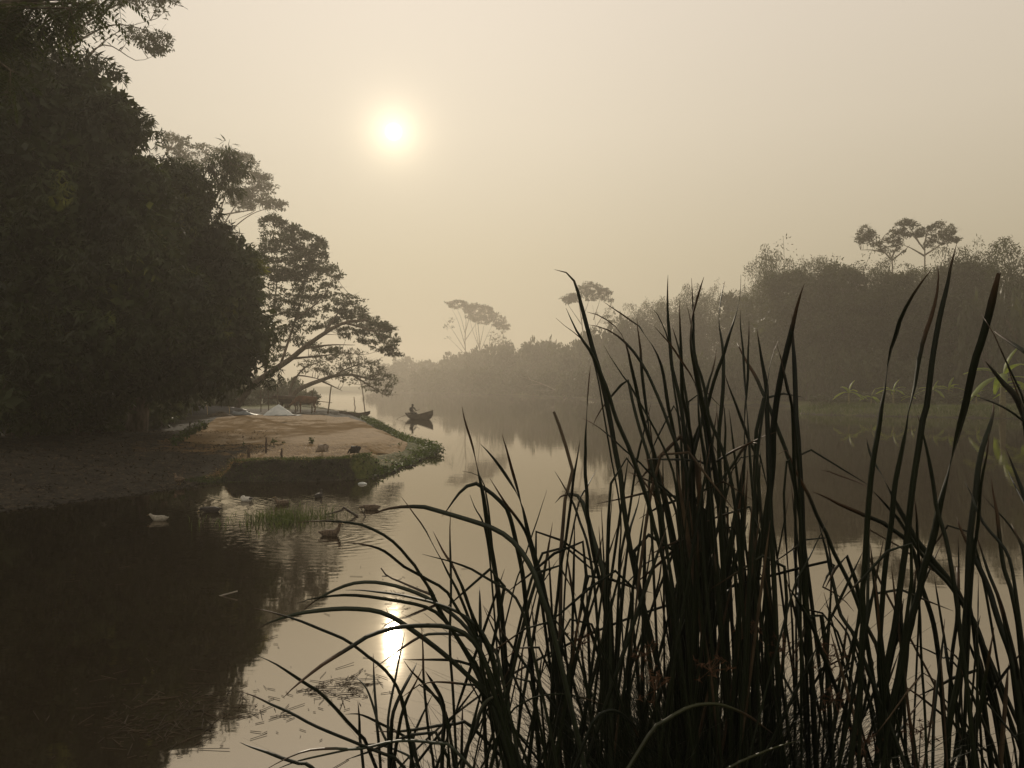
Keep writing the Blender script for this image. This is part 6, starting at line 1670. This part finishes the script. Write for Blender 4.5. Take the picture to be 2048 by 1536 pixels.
fill_plant("low tangle of cattail leaves nearest the bottom left", 760, 990, 1280, 1480, 2.5, 3.1, 7, 305, 0.5, (3, 7))
fill_plant("cattail stems between the dark pillar and the right-hand leaves", 1560, 1760, 1060, 1420, 2.8, 3.5, 12, 306, 0.25, (4, 10))
fill_plant("cattail stems crowding the lower right corner", 1820, 2050, 1080, 1400, 2.6, 3.3, 14, 307, 0.28, (5, 11))
fill_plant("fine straight cattail leaves crossing through the middle of the clump", 1230, 1590, 860, 1180, 2.9, 3.8, 46, 309, 0.2, (3.5, 7))
fill_plant("fine straight cattail leaves left of the clump against bright water", 1060, 1250, 1010, 1300, 2.8, 3.5, 18, 310, 0.25, (3.5, 7))
fill_plant("fine straight cattail leaves right of the dark pillar against bright water", 1640, 1960, 1040, 1380, 2.7, 3.5, 26, 311, 0.25, (3.5, 7))
fill_plant("thin young cattail leaves inside the central clump", 1280, 1600, 760, 1000, 3.2, 3.9, 12, 308, 0.14, (4, 8))

# ---- undergrowth: grass, sedge stalks and feathery heads around the cattails' feet
def sedge_mass():
    g = np.random.default_rng(77)
    n = 15000
    px = np.concatenate([g.normal(1390, 120, n // 2), g.uniform(980, 1640, n // 4), g.uniform(1640, 2048, n // 8), g.uniform(850, 1100, n // 8)])
    d = g.uniform(2.5, 4.0, len(px))
    x = (px - 1024) / F * d
    core = np.exp(-((px - 1390) / 210.0) ** 2)
    h = (0.5 + 0.8 * core * g.uniform(0.4, 1.0, len(px)) + g.uniform(0.0, 0.5, len(px)))
    c = np.stack([x, d, np.full(len(px), -0.06)], -1)
    k = len(c); dirs = g.normal(0, 0.16, (k, 3)); dirs[:, 2] = 1; dirs = nrm(dirs)
    bend = g.normal(0, 0.28, (k, 3)); bend[:, 2] = g.uniform(-0.35, 0.0, k)
    side = nrm(np.cross(dirs, g.normal(size=(k, 3)))) * (g.uniform(0.0025, 0.007, k))[:, None]
    V, Fc = [], []
    S = 5
    rows = []
    for j in range(S):
        s = j / (S - 1)
        cen = c + dirs * (h * s)[:, None] + bend * (h * s ** 3)[:, None]
        wdt = side * (1 - 0.85 * s)
        rows += [cen - wdt, cen + wdt]
    v = np.stack(rows, 1).reshape(-1, 3)
    base = np.arange(k)[:, None] * (2 * S)
    f = np.concatenate([base + np.array([2 * j, 2 * j + 1, 2 * j + 3, 2 * j + 2]) for j in range(S - 1)])
    return mesh_data("undergrowth", v, f, M['reed'])
tag(obj("undergrowth", sedge_mass()), "tangled dark grass and sedge around the cattails' feet", "undergrowth", None, "stuff")

M['sedge_head'] = mat('dry sedge head', (0.05, 0.026, 0.014), (0.11, 0.055, 0.028), 20, 0.9)
def sedge(px, py, d, seed, label):
    g = random.Random(seed); top = P(px, py, d); base = Vector((top.x + g.uniform(-.12, .12), d, -0.06))
    root = empty("sedge_stalk", base); tag(root, label, "sedge", "feathery sedge heads by the cattails")
    mb = MB(); mb.tube([Vector((0, 0, 0)), (top - base) * 0.5 + Vector((0.03, 0, 0)), top - base], [0.004, 0.003, 0.002], 5); mb.build("stalk", M['reed'], root)
    hb = MB()
    for i in range(16):
        v = Vector((g.gauss(0, 1), g.gauss(0, 1), g.gauss(0.3, 0.8))).normalized() * g.uniform(0.03, 0.075)
        e = top - base + v; hb.tube([top - base, e], [0.0012, 0.0008], 3)
        for j in range(4):
            w = Vector((g.gauss(0, 1), g.gauss(0, 1), g.gauss(0, 1))).normalized() * 0.016
            hb.tube([e - w * 0.2, e + w], [0.0022, 0.0007], 3)
    hb.build("seed_head", M['sedge_head'], root)
for i, (px, py, d, lab) in enumerate([(1288, 1312, 2.9, "feathery reddish sedge head left of the clump's foot, against pale water"), (1165, 1285, 3.0, "small sedge head low on the left side of the central clump"),
        (1655, 1312, 2.9, "feathery sedge head right of the dark pillar, upper one"), (1668, 1400, 2.8, "round dark sedge head right of the dark pillar, lower one"), (1565, 1300, 2.9, "sedge head half hidden at the foot of the dark pillar"),
        (1505, 1262, 3.0, "sedge head beside the crowded stems right of the clump's heart"), (1840, 1462, 2.8, "spiky sedge head low among the right-hand cattails"), (1730, 1480, 2.8, "spiky sedge head at the bottom between pillar and right-hand cattails"),
        (1310, 1380, 2.7, "sedge head deep in the dark foot of the clump, left"), (1420, 1340, 2.7, "sedge head deep in the dark foot of the clump, middle")]):
    sedge(px, py, d, 900 + i, lab)
